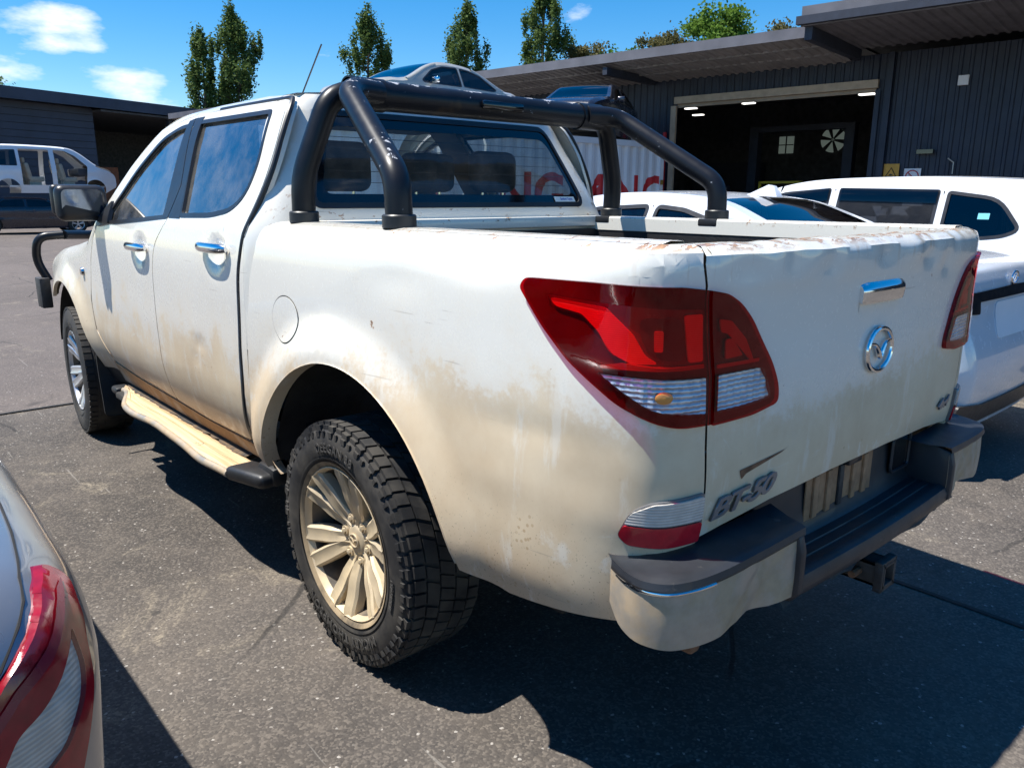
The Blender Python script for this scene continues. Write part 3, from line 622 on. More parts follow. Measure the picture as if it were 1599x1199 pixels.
if True:
    objs=[]
    dr=panel('rear_door',[DOOR_R,shrink(WIN_R,-.012)],ydent,'paint',T,.024,.02)
    gl=panel('side_window',[WIN_R],lambda u,v,d:S3(u,v,True,d-.012),'glass',dr,.08,0)
    sl_=panel('window_seal',[shrink(WIN_R,-.014),shrink(WIN_R,.003)],lambda u,v,d:S3(u,v,True,d+.0025),'trim',dr,.05,.012)
    pil=panel('pillar_trim',[[(-1.405,1.742),(-1.494,1.742),(-1.3475,1.462),(-1.373,1.335),(-1.245,1.335)]],lambda u,v,d:S3(u,v,True,d+.003),'trim',dr,.04,.01)
    df=panel('front_door',[DOOR_F,shrink(WIN_F,-.012)],ydent,'paint',T,.024,.02)
    gl2=panel('side_window',[WIN_F],lambda u,v,d:S3(u,v,True,d-.012),'glass',df,.08,0)
    sl2=panel('window_seal',[shrink(WIN_F,-.014),shrink(WIN_F,.003)],lambda u,v,d:S3(u,v,True,d+.0025),'trim',df,.05,.012)
    pil2=panel('pillar_trim',[[(-1.503,1.742),(-1.56,1.735),(-1.44,1.335),(-1.380,1.335),(-1.355,1.462)]],lambda u,v,d:S3(u,v,True,d+.003),'trim',df,.04,.01)
    for k,(s0,z0) in enumerate(HD):
        bm=bmesh.new(); P=[];R=[]
        for i in range(17):
            t=i/16*2-1; s=s0+t*.125; P.append(Vector(S3(s,z0+.004,True,.030-.018*abs(t)**4+.0215*exp(-((s-s0)/.062)**2)))); R.append(.0185*(1-.35*abs(t)**6))
        sweep(bm,P,R,12,sx=.75)
        for q in (-.095,.095): sweep(bm,[S3(s0+q,z0,True,.03),S3(s0+q,z0,True,-.02)],.012,10)
        objs.append(obj('handle',bm,'chrome',df if k else dr))
    # fender with wheel arch
    FEN=[(-2.625,.88),(-2.555,1.10),(-2.48,1.225),(-2.41,1.283),(-2.55,1.245),(-2.75,1.185),(-3.0,1.15),(-3.3,1.118),(-3.6,1.08),(-3.85,1.02),(-3.96,.95),(-3.955,.86),(-3.80,.80)]+[p for p in arc(3.22,.40,.53,50,170,30)]+[(-2.60,.50),(-2.47,.50),(-2.475,.60),(-2.597,.72)]
    ztop=herm([(-3.97,.945),(-3.85,1.02),(-3.6,1.08),(-3.3,1.118),(-3.0,1.15),(-2.75,1.185),(-2.55,1.245),(-2.41,1.283)])
    def fenS(u,v,d):
        q=S3(u,v,True,d); k=min(1,max(0,(v-(ztop(u)-.08))/.08)); return (q[0]+.05*k*k*sm(-2.45,-2.7,u),q[1],q[2])
    fe=panel('front_fender',[FEN],fenS,'paint',T,.03,.02)
    bm=bmesh.new(); c=Vector(S3(-2.75,1.02,True,.004)); sweep(bm,[S3(-2.735,1.02,True,.002),S3(-2.735,1.02,True,.014)],[.024,.018],14); objs.append(obj('side_repeater',bm,'chrome',fe))
    # cab frame: pillars, roof rail and sill seen round the doors
    LEAN=lambda z:.16*sm(1.30,1.80,z)
    ce=[(-(.62+LEAN(z)),z) for z in (.50,.7,.9,1.1,1.25,1.34,1.42,1.5,1.58,1.66,1.73,1.775)]
    outer=ce+[(-.95,1.788),(-1.4,1.79),(-1.68,1.778),(-1.90,1.715),(-2.15,1.555),(-2.33,1.395),(-2.47,1.275),(-2.62,1.16),(-2.66,.9),(-2.63,.70),(-2.5,.54),(-2.45,.44),(-.70,.43),(-.56,.44)]
    fr=panel('cab_frame',[outer,shrink(rloop([( -.622,1.275,.05),(-.654,1.154,.05),(-.662,.951,.05),(-.672,.715,.05),(-.752,.508,.03),(-1.17,.504,.05),(-1.55,.520,.02),(-2.05,.537,.1),(-2.455,.592,.12),(-2.593,.717,.12),(-2.62,.88,.08),(-2.553,1.10,.1),(-2.478,1.222,.03),(-2.405,1.278,.02),(-2.275,1.378,.05),(-2.105,1.539,.08),(-1.853,1.694,.1),(-1.66,1.754,.06),(-1.07,1.766,.05),(-.77,1.761,.03),(-.627,1.742,.05),(-.582,1.60,.05),(-.574,1.456,.05)],.03),0)],lambda u,v,d:S3(u,v,True,d-.004),'paint',T,.03,.03)
    jm=panel('door_jamb',[[(-.58,.45),(-2.6,.45),(-2.64,.9),(-2.5,1.25),(-1.7,1.33),(-.62,1.33)]],lambda u,v,d:S3(u,v,True,-.045),'trim',T,.08,0)
    jm2=panel('pillar_inner',[[(-1.30,1.33),(-1.50,1.33),(-1.62,1.76),(-1.40,1.76)]],lambda u,v,d:S3(u,v,True,-.04),'trim',T,.08,0)
    sill=panel('sill',[rloop([(-.60,.44),(-.62,.505),(-1.2,.503),(-1.55,.515),(-2.1,.528),(-2.48,.56),(-2.5,.44)],.01)],lambda u,v,d:S3(u,v,True,d+.002),'sill',T,.04,.01)
    GAP_LINE=catmull([(-1.30,1.7625),(-.77,1.7565),(-.640,1.738),(-.591,1.60),(-.583,1.456),(-.631,1.275),(-.663,1.154),(-.671,.951),(-.681,.715),(-.758,.514)],6)
    tubeo('gap_shade_strip',[S3(s,z,True,-.009) for s,z in GAP_LINE],.0092,'trim',dr,8)  # black tube added along the door gap to paint in its shade
    for o in (dr,df,fe,fr,jm,jm2,sill): mirror_tree(o)
# --- cab back with rear window
def wz(z): return SIDEW(.6)+PC(z)-.004
def backS(u,v,d):
    w=wz(v); r=.12; y0=.50+LEAN(v); a=abs(u); c=r/w; sg=1 if u>=0 else -1
    if a<=1-c: x=u*w; y=y0-.012*(1-u*u)
    else:
        th=min(1,(a-(1-c))/c)*pi/2; x=sg*(w-r+r*sin(th)); y=y0+r*(1-cos(th))-.012*(1-u*u)
    return (x,y-d,v)
RW=rloop([(-.806,1.392,.05),(.806,1.392,.05),(.80,1.712,.06),(-.80,1.712,.06)],.05,6)
cb=panel('cab_back',[[(-1,.9),(1,.9),(1,1.775),(-1,1.775)],RW],backS,'paint',T,(.05,.04),.01)
RWi=rloop([(-.765,1.430,.05),(.765,1.430,.05),(.755,1.668,.06),(-.755,1.668,.06)],.05,6)
rw=panel('rear_window',[shrink(RW,-.004)],lambda u,v,d:backS(u,v,-.004),'rearglass',cb,.08,0)
panel('glass_border',[shrink(RW,-.002),RWi],lambda u,v,d:backS(u,v,-.002),'frit',cb,.06,0)
panel('window_seal',[shrink(RW,-.012),shrink(RW,.008)],lambda u,v,d:backS(u,v,d+.004),'trim',cb,.06,.01)
for z in (1.47,1.51,1.55,1.59,1.63): tubeo('heater_wire',[backS(-.74+.074*i,z,-.006) for i in range(21)],.0011,'trim',rw,4)
st=panel('dealer_sticker',[[(.60,1.402),(.755,1.402),(.755,1.424),(.60,1.424)]],lambda u,v,d:backS(u,v,.002),'sticker',cb,.05,0)
texto('sticker_lettering','Goulburn Toyota',.022,lambda x,y,z:backS(.688+x*.60,1.414+y*.62,.0035),'blueprint',st,bold=.0008)
# --- roof, windscreen, bonnet
def roofw(y): return SIDEW(y)+PC(1.785)-.004
def roofS(a,b):
    y=.695+(1.72-.695)*a; v=b*2-1; w=roofw(y)+.012
    return (v*w,y-.02*(1-v*v),1.777+.05*(1-abs(v)**3)*(.45+.55*sm(.69,.95,y))*(1-.25*sm(1.3,1.72,y)))
grid('roof',roofS,24,24,'paint',T)
AP=catmull([(1.72,1.777),(1.90,1.715),(2.15,1.555),(2.33,1.395),(2.47,1.275),(2.64,1.155)],8)
def wsS(lo,hi):
    def f(a,b):
        t=a*(len(AP)-1); i=min(int(t),len(AP)-2); k=t-i; y=AP[i][0]*(1-k)+AP[i+1][0]*k; z=AP[i][1]*(1-k)+AP[i+1][1]*k
        v=lo+(hi-lo)*b; w=SIDEW(y)+PC(z)-.004; return (v*w,y+.13*(1-v*v),z+.035*(1-v*v))
    return f
grid('windscreen',wsS(-.93,.93),20,20,'rearglass',T)
for s in (-1,1): grid('windscreen_pillar',wsS(s*.93,s*1.0),20,3,'paint',T)
def bonS(a,b):
    y=2.66+(3.95-2.66)*a; v=b*2-1; zt=ztop(-y)-.004; w=SIDEW(y)-.055
    return (v*w,y+.10*(1-v*v)*(1-a)+.10*(1-v*v)*a,zt+.055*(1-abs(v)**2.5)*(1-.3*a))
grid('bonnet',bonS,24,20,'paint',T)
grid('cowl',lambda a,b:((b*2-1)*.82,2.60+.30*a,1.165-.03*a),4,8,'trim',T)
bm=bmesh.new(); box(bm,0,3.95,.86,1.50,.10,.34,.03); box(bm,0,3.93,.55,1.3,.06,.2,.02); gp=obj('front_panel',bm,'under',T)
for s in (-1,1): boxo('headlamp',(s*.62,3.985,.93),(.34,.09,.17),'lensclear',T,.03)
# --- interior
bm=bmesh.new(); box(bm,0,.84,1.06,1.38,.16,.58,.05); box(bm,0,1.08,.80,1.38,.50,.16,.05); rs=obj('rear_seat',bm,'seat',T)
for x,w,h in ((-.40,.27,.19),(.02,.26,.16),(.38,.25,.18)):
    bm=bmesh.new(); box(bm,x,.80,1.395+h/2+.045,w,.09,h,.043,None,4); hr=obj('headrest',bm,'seat',rs)
    for q in (-.06,.06): tubeo('post',[(x+q,.80,1.30),(x+q,.80,1.46)],.006,'chrome',rs,8)
for x in (-.40,.40):
    bm=bmesh.new(); box(bm,x,1.52,1.02,.50,.16,.66,.06,Matrix.Rotation(.15,3,'X')); box(bm,x,1.78,.74,.50,.50,.16,.05); fs=obj('front_seat',bm,'seat',T)
    bm=bmesh.new(); box(bm,x,1.46,1.50,.26,.10,.19,.045,None,3); obj('headrest',bm,'seat',fs)
    for q in (-.06,.06): tubeo('post',[(x+q,1.46,1.32),(x+q,1.46,1.44)],.006,'chrome',fs,8)
bm=bmesh.new(); box(bm,0,2.42,1.04,1.42,.44,.30,.08); obj('dashboard',bm,'seat',T)
bm=bmesh.new(); ring=[(.38+.185*cos(t),2.10+.07*sin(t),1.12+.17*sin(t)) for t in [2*pi*i/28 for i in range(29)]]; sweep(bm,ring,.016,8); sweep(bm,[(.20,2.10,1.12),(.56,2.10,1.12)],.02,8); obj('steering_wheel',bm,'trim',T)
boxo('rear_view_mirror',(0,2.02,1.66),(.24,.03,.065),'trim',T,.015)
boxo('cab_floor',(0,1.55,.62),(1.5,2.1,.06),'under',T)
boxo('roof_lining',(0,1.2,1.755),(1.16,1.0,.015),'seat',T,.005)
# --- sports bar
SB=bpy.data.objects.new('sports_bar',None); COL.objects.link(SB); SB.parent=T
for s in (-1,1):
    tubeo('front_leg',roundpath([(s*.755,.41,1.36),(s*.755,.405,1.48),(s*.655,.375,1.745),(s*.50,.372,1.748)],[.10,.10],8),.0385,'bar',SB,20)
    tubeo('rear_leg',roundpath([(s*.755,-.15,1.36),(s*.755,-.145,1.475),(s*.640,.30,1.752),(s*.50,.34,1.752)],[.10,.075],8),.038,'bartop',SB,20)
    for y in (.41,-.15):
        bm=bmesh.new(); lathe(bm,[(1.338,.0),(1.338,.0475),(1.370,.0475),(1.374,.044),(1.374,.0)],24,'z',(s*.755,y,0)); box(bm,s*.735,y,1.325,.09,.09,.03,.006); obj('foot',bm,'black',SB)
    bm=bmesh.new(); sweep(bm,[(s*.60,.366,1.748),(s*.47,.366,1.748)],.0535,24); obj('clamp_collar',bm,'bar',SB)
tubeo('cross_tube',[(-.60+.06*i,.366,1.748) for i in range(21)],.0485,'bartop',SB,24)
bm=bmesh.new(); box(bm,.02,.312,1.748,.20,.022,.032,.01); obj('brake_light',bm,'frit',SB)
# --- antenna
tubeo('antenna',[(-.075,1.80,1.82),(-.068,1.50,2.107)],.004,'trim',T,6)
# --- mirrors
mb=bmesh.new(); box(mb,-.955,2.40,1.385,.235,.115,.175,.04,None,4)
for v in mb.verts:
    k=(v.co.y-2.40)/.06
    if k>0: v.co.x=-.955+(v.co.x+.955)*(1-.22*k); v.co.z=1.385+(v.co.z-1.385)*(1-.22*k)
mi=obj('door_mirror',mb,'trim',T)
panel('mirror_glass',[rloop([(-1.050,1.322),(-.868,1.322),(-.868,1.450),(-1.050,1.450)],.028)],lambda u,v,d:(u,2.338+d-.16*(v-1.386)-.04*(u+.96),v),'mirror',mi,.05,.004)
mc=bmesh.new(); box(mc,-.975,2.445,1.40,.20,.05,.15,.024,None,3); obj('mirror_cap',mc,'trim',mi)
bm=bmesh.new(); box(bm,-.845,2.385,1.32,.09,.07,.05,.018); obj('mirror_arm',bm,'trim',mi)
panel('mirror_base',[rloop([(-2.18,1.29),(-2.39,1.27),(-2.30,1.36),(-2.22,1.40)],.015)],lambda u,v,d:S3(u,v,True,d+.012),'trim',mi,.04,.02)
mirror_tree(mi)
# --- side steps
def step(left):
    R=Matrix.Identity(4)
    y0,y1=.78,2.42; n=48
    def wav(y): return .007*sin(y*7.3)+.004*sin(y*13.1+1)+.008*sm(1.2,.9,y)
    prof=[(-.835,.425),(-.850,.430),(-.852,.426),(-.868,.428),(-.870,.433),(-.886,.431),(-.888,.427),(-.904,.426),(-.906,.431),(-.922,.428),(-.935,.422)]
    v=[];f=[]
    for i in range(n+1):
        y=y0+(y1-y0)*i/n; t=sm(2.05,2.42,y)
        for (x,z) in prof: 
            k=(x+.835)/-.10; v.append((x-wav(y)*k+.085*t*k,y,z-.008*k*k+.004*sin(y*9)*k))
    m=len(prof)
    for i in range(n):
        for j in range(m-1): f.append((i*m+j,i*m+j+1,(i+1)*m+j+1,(i+1)*m+j))
    bd=pyobj('side_step',v,f,'plank',T)
    tubeo('step_edge',[(-.937-wav(y)+.085*sm(2.05,2.42,y),y,.404+.004*sin(y*9)) for y in [y0+(y1-y0)*i/40 for i in range(41)]],.016,'bumpermetal',bd,10)
    boxo('step_core',(-.885+.03,1.58,.395),(.10,1.60,.035),'under',bd,.01)
    v=[];f=[];P2=[(-.775,.445),(-.79,.437),(-.81,.430),(-.832,.4265)]
    for i in range(n+1):
        y=.86+(2.42-.86)*i/n; w=random.uniform(-.006,.006) if i%3 else random.uniform(-.018,.012)
        for j,(x,z) in enumerate(P2): v.append((x-(w+.010 if j==3 else 0),y,z+.004))
    for i in range(n):
        for j in range(3): f.append((i*4+j,i*4+j+1,(i+1)*4+j+1,(i+1)*4+j))
    pyobj('tread_pad',v,f,'rubberpad',bd)
    bm=bmesh.new(); box(bm,-.885,.70,.408,.125,.20,.055,.022,None,3)
    for q in bm.verts:
        if q.co.y<.66:q.co.x+=.05; q.co.z-=.004
    box(bm,-.80,.66,.415,.10,.14,.075,.02); obj('end_cap',bm,'black',bd)
    bm=bmesh.new(); box(bm,-.84,2.47,.40,.10,.10,.04,.015); obj('end_cap',bm,'black',bd)
    for y in (1.0,1.6,2.2): boxo('bracket',(-.72,y,.40),(.22,.05,.05),'under',bd)
    return bd
mirror_tree(step(True))
# --- wheels
def wheel(c,alloy,blocks,letters,steer=0.,name='wheel'):
    W=bpy.data.objects.new(name,None); COL.objects.link(W); W.parent=T; W.location=c; W.rotation_euler=(0,0,steer)
    bm=bmesh.new()
    prof=[(.112,.236),(.124,.26),(.132,.30),(.131,.335),(.122,.358),(.104,.370),(.05,.374),(0,.375),(-.05,.374),(-.104,.370),(-.122,.358),(-.131,.335),(-.132,.30),(-.126,.27),(-.116,.246),(-.108,.236)]
    if not blocks: prof=[(a,r+(.009 if abs(a)<.125 and r>.34 else 0)) for a,r in prof]
    lathe(bm,prof,72)
    def blk(a0,a1,t0,t1,r0,r1,sk=0,taper=.0):
        vs=[]
        for (a,t) in ((a0,t0),(a1,t0+sk),(a1,t1+sk),(a0,t1)):
            for r in (r0,r1): vs.append(bm.verts.new((a,-r*sin(t),r*cos(t))))
        q=vs
        for f in ((1,3,5,7),(0,1,7,6),(2,3,1,0),(4,5,3,2),(6,7,5,4)):
            bm.faces.new([q[i] for i in f])
    if blocks:
        n=58; d=2*pi/n
        for i in range(n):
            t=i*d; 
            for sg in (-1,1):
                big=i%2
                blk(sg*.076,sg*.112,t+.08*d,t+.88*d,.366,.3835,sg*.12*d)
                blk(sg*.112,sg*(.1265 if big else .122),t+.12*d,t+.84*d,.354,.373,sg*.02*d)
                blk(sg*.1265,sg*.1325,t+.2*d,t+(.72 if big else .5)*d,.338,.356)
                blk(sg*.030,sg*.070,t+(.55+.1*(i%3))*d,t+(1.38+.1*(i%3))*d,.37,.3835,sg*.45*d)
            blk(-.024,.024,t+.15*d,t+1.0*d,.37,.3835,.45*d)
    else:
        n=60; d=2*pi/n
        for i in range(n):
            for sg in (-1,1): blk(sg*.08,sg*.122,i*d+.08*d,i*d+.85*d,.372,.3855,sg*.05*d)
        for a0,a1 in ((-.068,-.04),(-.03,.03),(.04,.068)):
            for i in range(n): blk(a0,a1,i*d,i*d+.97*d,.375,.3855,0)
    ty=obj('tyre',bm,'tyre',W,35)
    bm=bmesh.new(); lathe(bm,[(-.129,.268),(-.1305,.272),(-.131,.276)],72); obj('sidewall_ring',bm,'tyre',ty)
    if blocks:
        bm=bmesh.new(); lathe(bm,[(-.113,.240),(-.1205,.2475),(-.1245,.254),(-.1275,.260)],72); obj('dust_band',bm,'tyreband',ty)
    for txt,ph,r,size in letters:
        texto('sidewall_lettering',txt,size,lambda x,y,z:(-.1325-.0022-.002*(z>0),-(r+y)*sin(ph+x/r),(r+y)*cos(ph+x/r)),'letters',ty,extrude=.002,bold=.0006,spacing=1.08)
    bm=bmesh.new(); lathe(bm,[(-.112,.238),(-.1195,.243),(-.121,.240),(-.112,.2335),(-.100,.230)],60); rim=obj('rim',bm,alloy,W,50)
    bm=bmesh.new(); lathe(bm,[(-.100,.230),(-.02,.212),(.10,.225),(.112,.238)],60); obj('barrel',bm,'barrel',rim,50)
    # six split spokes
    def face(r): return -.064-.030*sm(.05,.16,r)-.024*sm(.15,.243,r)
    for i in range(6):
        a0=i*pi/3+.15
        for sg in (-1,1):
            bm=bmesh.new(); rows=[]
            for j in range(10):
                r=.045+(.2425-.045)*j/9; t=j/9
                off=a0+sg*(.17+.03*t); hw=(.0205+.0065*sm(.1,.6,t))
                row=[]
                for (q,dz) in ((-1,.034),(-1,.004),(-.72,-.003),(0,.0015),(.72,-.003),(1,.004),(1,.034)):
                    lat=q*hw; x=face(r)+dz+(.003*q*sg)
                    row.append(bm.verts.new((x,-(r*sin(off)+lat*cos(off)),r*cos(off)-lat*sin(off))))
                rows.append(row)
            for p,q in zip(rows,rows[1:]):
                for k in range(6): bm.faces.new((p[k],p[k+1],q[k+1],q[k]))
            obj('spoke',bm,alloy,rim,28)
    bm=bmesh.new(); lathe(bm,[(-.02,.105),(-.062,.098),(-.067,.085),(-.066,.05),(-.070,.045),(-.074,.038),(-.076,.0)],36); obj('hub',bm,alloy,rim)
    bm=bmesh.new(); ring=[(-.0785,.024*cos(t),.020*sin(t)) for t in [2*pi*i/24 for i in range(25)]]; sweep(bm,ring,.0028,6)
    sweep(bm,[(-.0785,.02,.007),(-.0785,.008,.003),(-.0785,0,-.008),(-.0785,-.008,.003),(-.0785,-.02,.007)],.003,6); obj('cap_emblem',bm,alloy,rim)
    for i in range(6):
        a=i*pi/3+.15+pi/6; bm=bmesh.new(); p=(-.0,-.068*sin(a),.068*cos(a))
        lathe(bm,[(-.050,.016),(-.072,.016),(-.0725,.012),(-.060,.012),(-.060,.0)],14,'x',p); lathe(bm,[(-.06,.010),(-.078,.009),(-.080,.0)],6,'x',p); obj('wheel_nut',bm,'steel' if alloy=='alloy' else alloy,rim)
    bm=bmesh.new(); lathe(bm,[(-.030,.0),(-.030,.15),(-.012,.15)],40); lathe(bm,[(.03,.0),(.03,.205),(.05,.205)],40); obj('brake_disc',bm,'under',W)
    return W
LT=[('MICKEY THOMPSON',pi,.302,.044),('DEEGAN 38',.0,.304,.040),('LT265/60R18',pi*.55,.300,.017)]
wr=wheel((-.78,0,.385),'alloydust',True,LT)
wf=wheel((-.78,3.22,.385),'alloy',False,[('P265/60R18',.3,.30,.022)],radians(-4))
for w,x in ((wr,.78),(wf,.78)):
    c=w.copy(); COL.objects.link(c); c.parent=T; c.location=(x,w.location.y,.385); c.rotation_euler=(0,0,pi+w.rotation_euler.z)
    for ch in w.children:
        d=ch.copy(); COL.objects.link(d); d.parent=c
        for gch in ch.children:
            h=gch.copy(); COL.objects.link(h); h.parent=d
# --- wheel housings, underbody, mud flaps
for cy,r in ((-.03,.572),(3.22,.55)):
    for s in (-1,1):
        bm=bmesh.new(); rows=[]
        for i in range(25):
            a=radians(10+160*i/24); rows.append([bm.verts.new((s*x,cy+rr*cos(a),.40+rr*sin(a))) for x,rr in ((.855,r),(.83,r+.01),(.60,r),(.56,r-.03),(.56,.12))])
        for a,b in zip(rows,rows[1:]):
            for k in range(4): bm.faces.new((a[k],b[k],b[k+1],a[k+1]))
        obj('wheel_housing',bm,'wheelwell',T)
bm=bmesh.new()
for s in (-1,1): box(bm,s*.48,1.5,.50,.09,4.8,.14,.01)
box(bm,0,1.4,.60,1.1,4.2,.05); sweep(bm,[(-.70,0,.385),(.70,0,.385)],.05,12); box(bm,0,0,.385,.26,.30,.26,.08)
for s in (-1,1):
    box(bm,s*.56,0,.33,.07,1.3,.03); sweep(bm,[(s*.55,-.08,.38),(s*.50,-.25,.72)],.03,8)
box(bm,0,-.72,.55,.72,.66,.2,.09); box(bm,.25,2.0,.42,.3,.9,.18,.05)
obj('chassis',bm,'under',T)
tubeo('exhaust',roundpath([(.40,2,.45),(.45,.5,.45),(.52,-.5,.42),(.62,-.95,.40)],.1),.032,'rust',T,10)
for s in (-1,1):
    panel('mud_flap',[rloop([(s*.60,.20),(s*.905,.22),(s*.895,.58),(s*.60,.58)],.03)],lambda u,v,d:(u,2.73-.08*sm(.55,.2,v)+d,v),'black',T,.06,.012)
    panel('fender_liner',[[(-2.47,.42),(-2.70,.40),(-2.76,.60),(-2.62,.72),(-2.50,.56)]],lambda u,v,d:(lambda q:(q[0]*(-s),q[1],q[2]))(S3(u,v,True,d-.006)),'black',T,.05,.02)
# --- rear bumper
BP=catmull([(-.852,-1.035),(-.866,-1.085),(-.858,-1.135),(-.815,-1.180),(-.70,-1.208),(-.42,-1.222)],10)
BL=[0]
for a,b in zip(BP,BP[1:]): BL.append(BL[-1]+hypot(a[0]-b[0],a[1]-b[1]))
def bpt(t):
    L_=t*BL[-1]; i=max(0,min(len(BL)-2,next((k for k in range(len(BL)-1) if BL[k+1]>=L_),len(BL)-2))); k=(L_-BL[i])/(BL[i+1]-BL[i]); return BP[i][0]*(1-k)+BP[i+1][0]*k,BP[i][1]*(1-k)+BP[i+1][1]*k
BZb=herm([(0,.612),(.06,.582),(.15,.562),(.30,.552),(.45,.550),(.66,.562),(.82,.558),(1,.550)]); BZt=herm([(0,.690),(.2,.678),(.5,.682),(1,.694)]); BZp=herm([(0,.698),(.15,.705),(.4,.712),(.7,.716),(1,.720)])
RB=bpy.data.objects.new('rear_bumper',None); COL.objects.link(RB); RB.parent=T
def capS(a,b):
    x,y=bpt(a); z=BZb(a)+(BZt(a)-BZb(a))*b
    bul=.003*sin(pi*b); tri=lambda q,w:max(0.,1-abs(q)/w); dent=.020*tri(a-.70-.10*b,.16)*(1-b)**.7+.005*tri(a-.55-.2*b,.05)-.003*tri(a-.80+.15*b,.05)+.004*tri(a-.9,.06)*tri(b-.55,.4)
    nx,ny=(x+.55)*1.2,(y+.75); l=hypot(nx,ny); o=bul-dent
    return (x+nx/l*o,y+ny/l*o,z)
cp=grid('end_cap',capS,48,14,'bumpermetal',RB)
def capR(a,b): x,y,z=capS(a,b); return (x,y,z)
def padS(a,b):
    x,y=bpt(a); zt=BZt(a); zp=BZp(a); iy=min(y+.06,-1.085) if a>.25 else y+.0
    ix=x+(.10*(1-sm(.0,.5,a)))
    prof=[(x,y,zt-.004),(x*1.004-.002,y-.006,zt+.006),(x*1.002,y-.003,zt+.020),(x*.985,y+.012,zt+.5*(zp-zt)+.010),(x*.95+.0,y+.05,zp-.004),(x*.90,min(y+.11,-1.07),zp+.004)]
    t=b*(len(prof)-1); i=min(int(t),len(prof)-2); k=t-i
    return tuple(prof[i][j]*(1-k)+prof[i+1][j]*k for j in range(3))
pd=grid('top_pad',padS,40,15,'bumperblack',RB)
def lipS(a,b):
    x,y=bpt(a*.42+.03); return (x*1.003,y-.003-.003*sin(pi*b),BZt(a*.42+.03)-.006+.007*b)
grid('chrome_lip',lipS,40,3,'chrome',RB)
for o in (cp,pd): mirror(o,RB)
# centre step: tread with ribs, back wall, side walls
HX=.425
def treadS(a,b):
    x=-HX+2*HX*a
    prof=[(-1.175,.530),(-1.212,.535),(-1.228,.550),(-1.231,.575),(-1.224,.592),(-1.208,.598),(-1.195,.596),(-1.193,.592),(-1.178,.592),(-1.176,.596),(-1.160,.596),(-1.158,.592),(-1.143,.592),(-1.141,.596),(-1.118,.598),(-1.105,.612),(-1.098,.66),(-1.092,.775)]
    i=min(int(b*(len(prof)-1)+.5),len(prof)-1); c=.010*cos(pi*(a-.5))
    return (x,prof[i][0]-c,prof[i][1])
grid('step_tread',treadS,24,17,'bumperblack',RB)
for s in (-1,1):
    prismo('step_side',[(-1.085,.535),(-1.215,.535),(-1.236,.56),(-1.236,.66),(-1.226,.700),(-1.16,.718),(-1.085,.720)],lambda u,v,d:(s*(HX-.001)+s*d,u,v),-.001,.024,'bumperblack',RB,.006)
bm=bmesh.new(); box(bm,-.02,-1.108,.685,.37,.006,.125,.004)
br=obj('plate_bracket',bm,'bracketbrown',RB)
for x in (-.165,-.095,-.03,.045,.11): boxo('bracket_rib',(x,-1.1135,.685),(.024,.010,.112),'hitch' if abs(x+.03)<.01 else 'bracketbrown',br,.003)
boxo('plate_lamp',(0.01,-1.118,.755),(.075,.03,.034),'trim',RB,.006)
bm=bmesh.new(); fr_=rloop([(.285,.64),(.405,.64),(.405,.745),(.285,.745)],.018)
panel('socket_recess',[fr_],lambda u,v,d:(u,-1.1125+d*0,v),'frit',RB,.1,0)
sweep(bm,[(u,-1.114,v) for u,v in fr_]+[(fr_[0][0],-1.114,fr_[0][1])],.005,6); obj('socket_frame',bm,'bumperblack',RB)
# tow bar
bm=bmesh.new(); 
for (cx,cz,sx,sz) in ((-.028,0,.008,.064),(.028,0,.008,.064),(0,.028,.064,.008),(0,-.028,.064,.008)): box(bm,cx,-1.12,.468+cz,sx,.27,sz,.001)
for (cx,cz,sx,sz) in ((-.036,0,.010,.084),(.036,0,.010,.084),(0,.036,.084,.010),(0,-.036,.084,.010)): box(bm,cx,-1.243,.468+cz,sx,.022,sz,.002)
tb=obj('tow_hitch',bm,'hitch',T)
bm=bmesh.new(); sweep(bm,[(-.62,-1.02,.47),(.62,-1.02,.47)],.042,12); obj('cross_member',bm,'hitch',tb)
tubeo('hitch_pin',[(-.075,-1.19,.468),(.075,-1.19,.468)],.010,'rust',tb,8)
for s in (-1,1): boxo('side_plate',(s*.30,-1.03,.50),(.012,.16,.12),'hitch',tb)
boxo('stay_bracket',(-.725,-1.12,.525),(.035,.09,.05),'rust',RB,.008)
# torn valance strip hanging under the step
v=[];f=[]
for i in range(31):
    x=-.42+1.02*i/30; r_=random.uniform(-.008,.008); v+=[(x,-1.165,.532),(x,-1.190,.500+r_+.014*sin(i*.5))]
for i in range(30): f.append((2*i,2*i+1,2*i+3,2*i+2))
pyobj('torn_valance',v,f,'hitch',RB)
# --- bull bar remains at the nose
BB=bpy.data.objects.new('bull_bar',None); COL.objects.link(BB); BB.parent=T
for s in (-1,1):
    tubeo('hoop',roundpath([(s*.72,3.96,1.165),(s*.87,4.0,1.155),(s*.885,4.05,1.0),(s*.83,4.02,.86)],.07),.027,'bar',BB,12)
    boxo('wing_plate',(s*.868,4.02,.785),(.065,.14,.20),'bumpermetal' if False else 'hitch',BB,.008)
tubeo('top_tube',roundpath([(-.72,3.96,1.165),(-.5,4.2,1.15),(.5,4.2,1.15),(.72,3.96,1.165)],.1),.03,'bar',BB,12)
boxo('channel',(0,4.2,.72),(1.3,.10,.18),'hitch',BB,.02)
for s in (-1,1): boxo('mount',(s*.42,4.08,.62),(.06,.35,.14),'hitch',BB,.01)
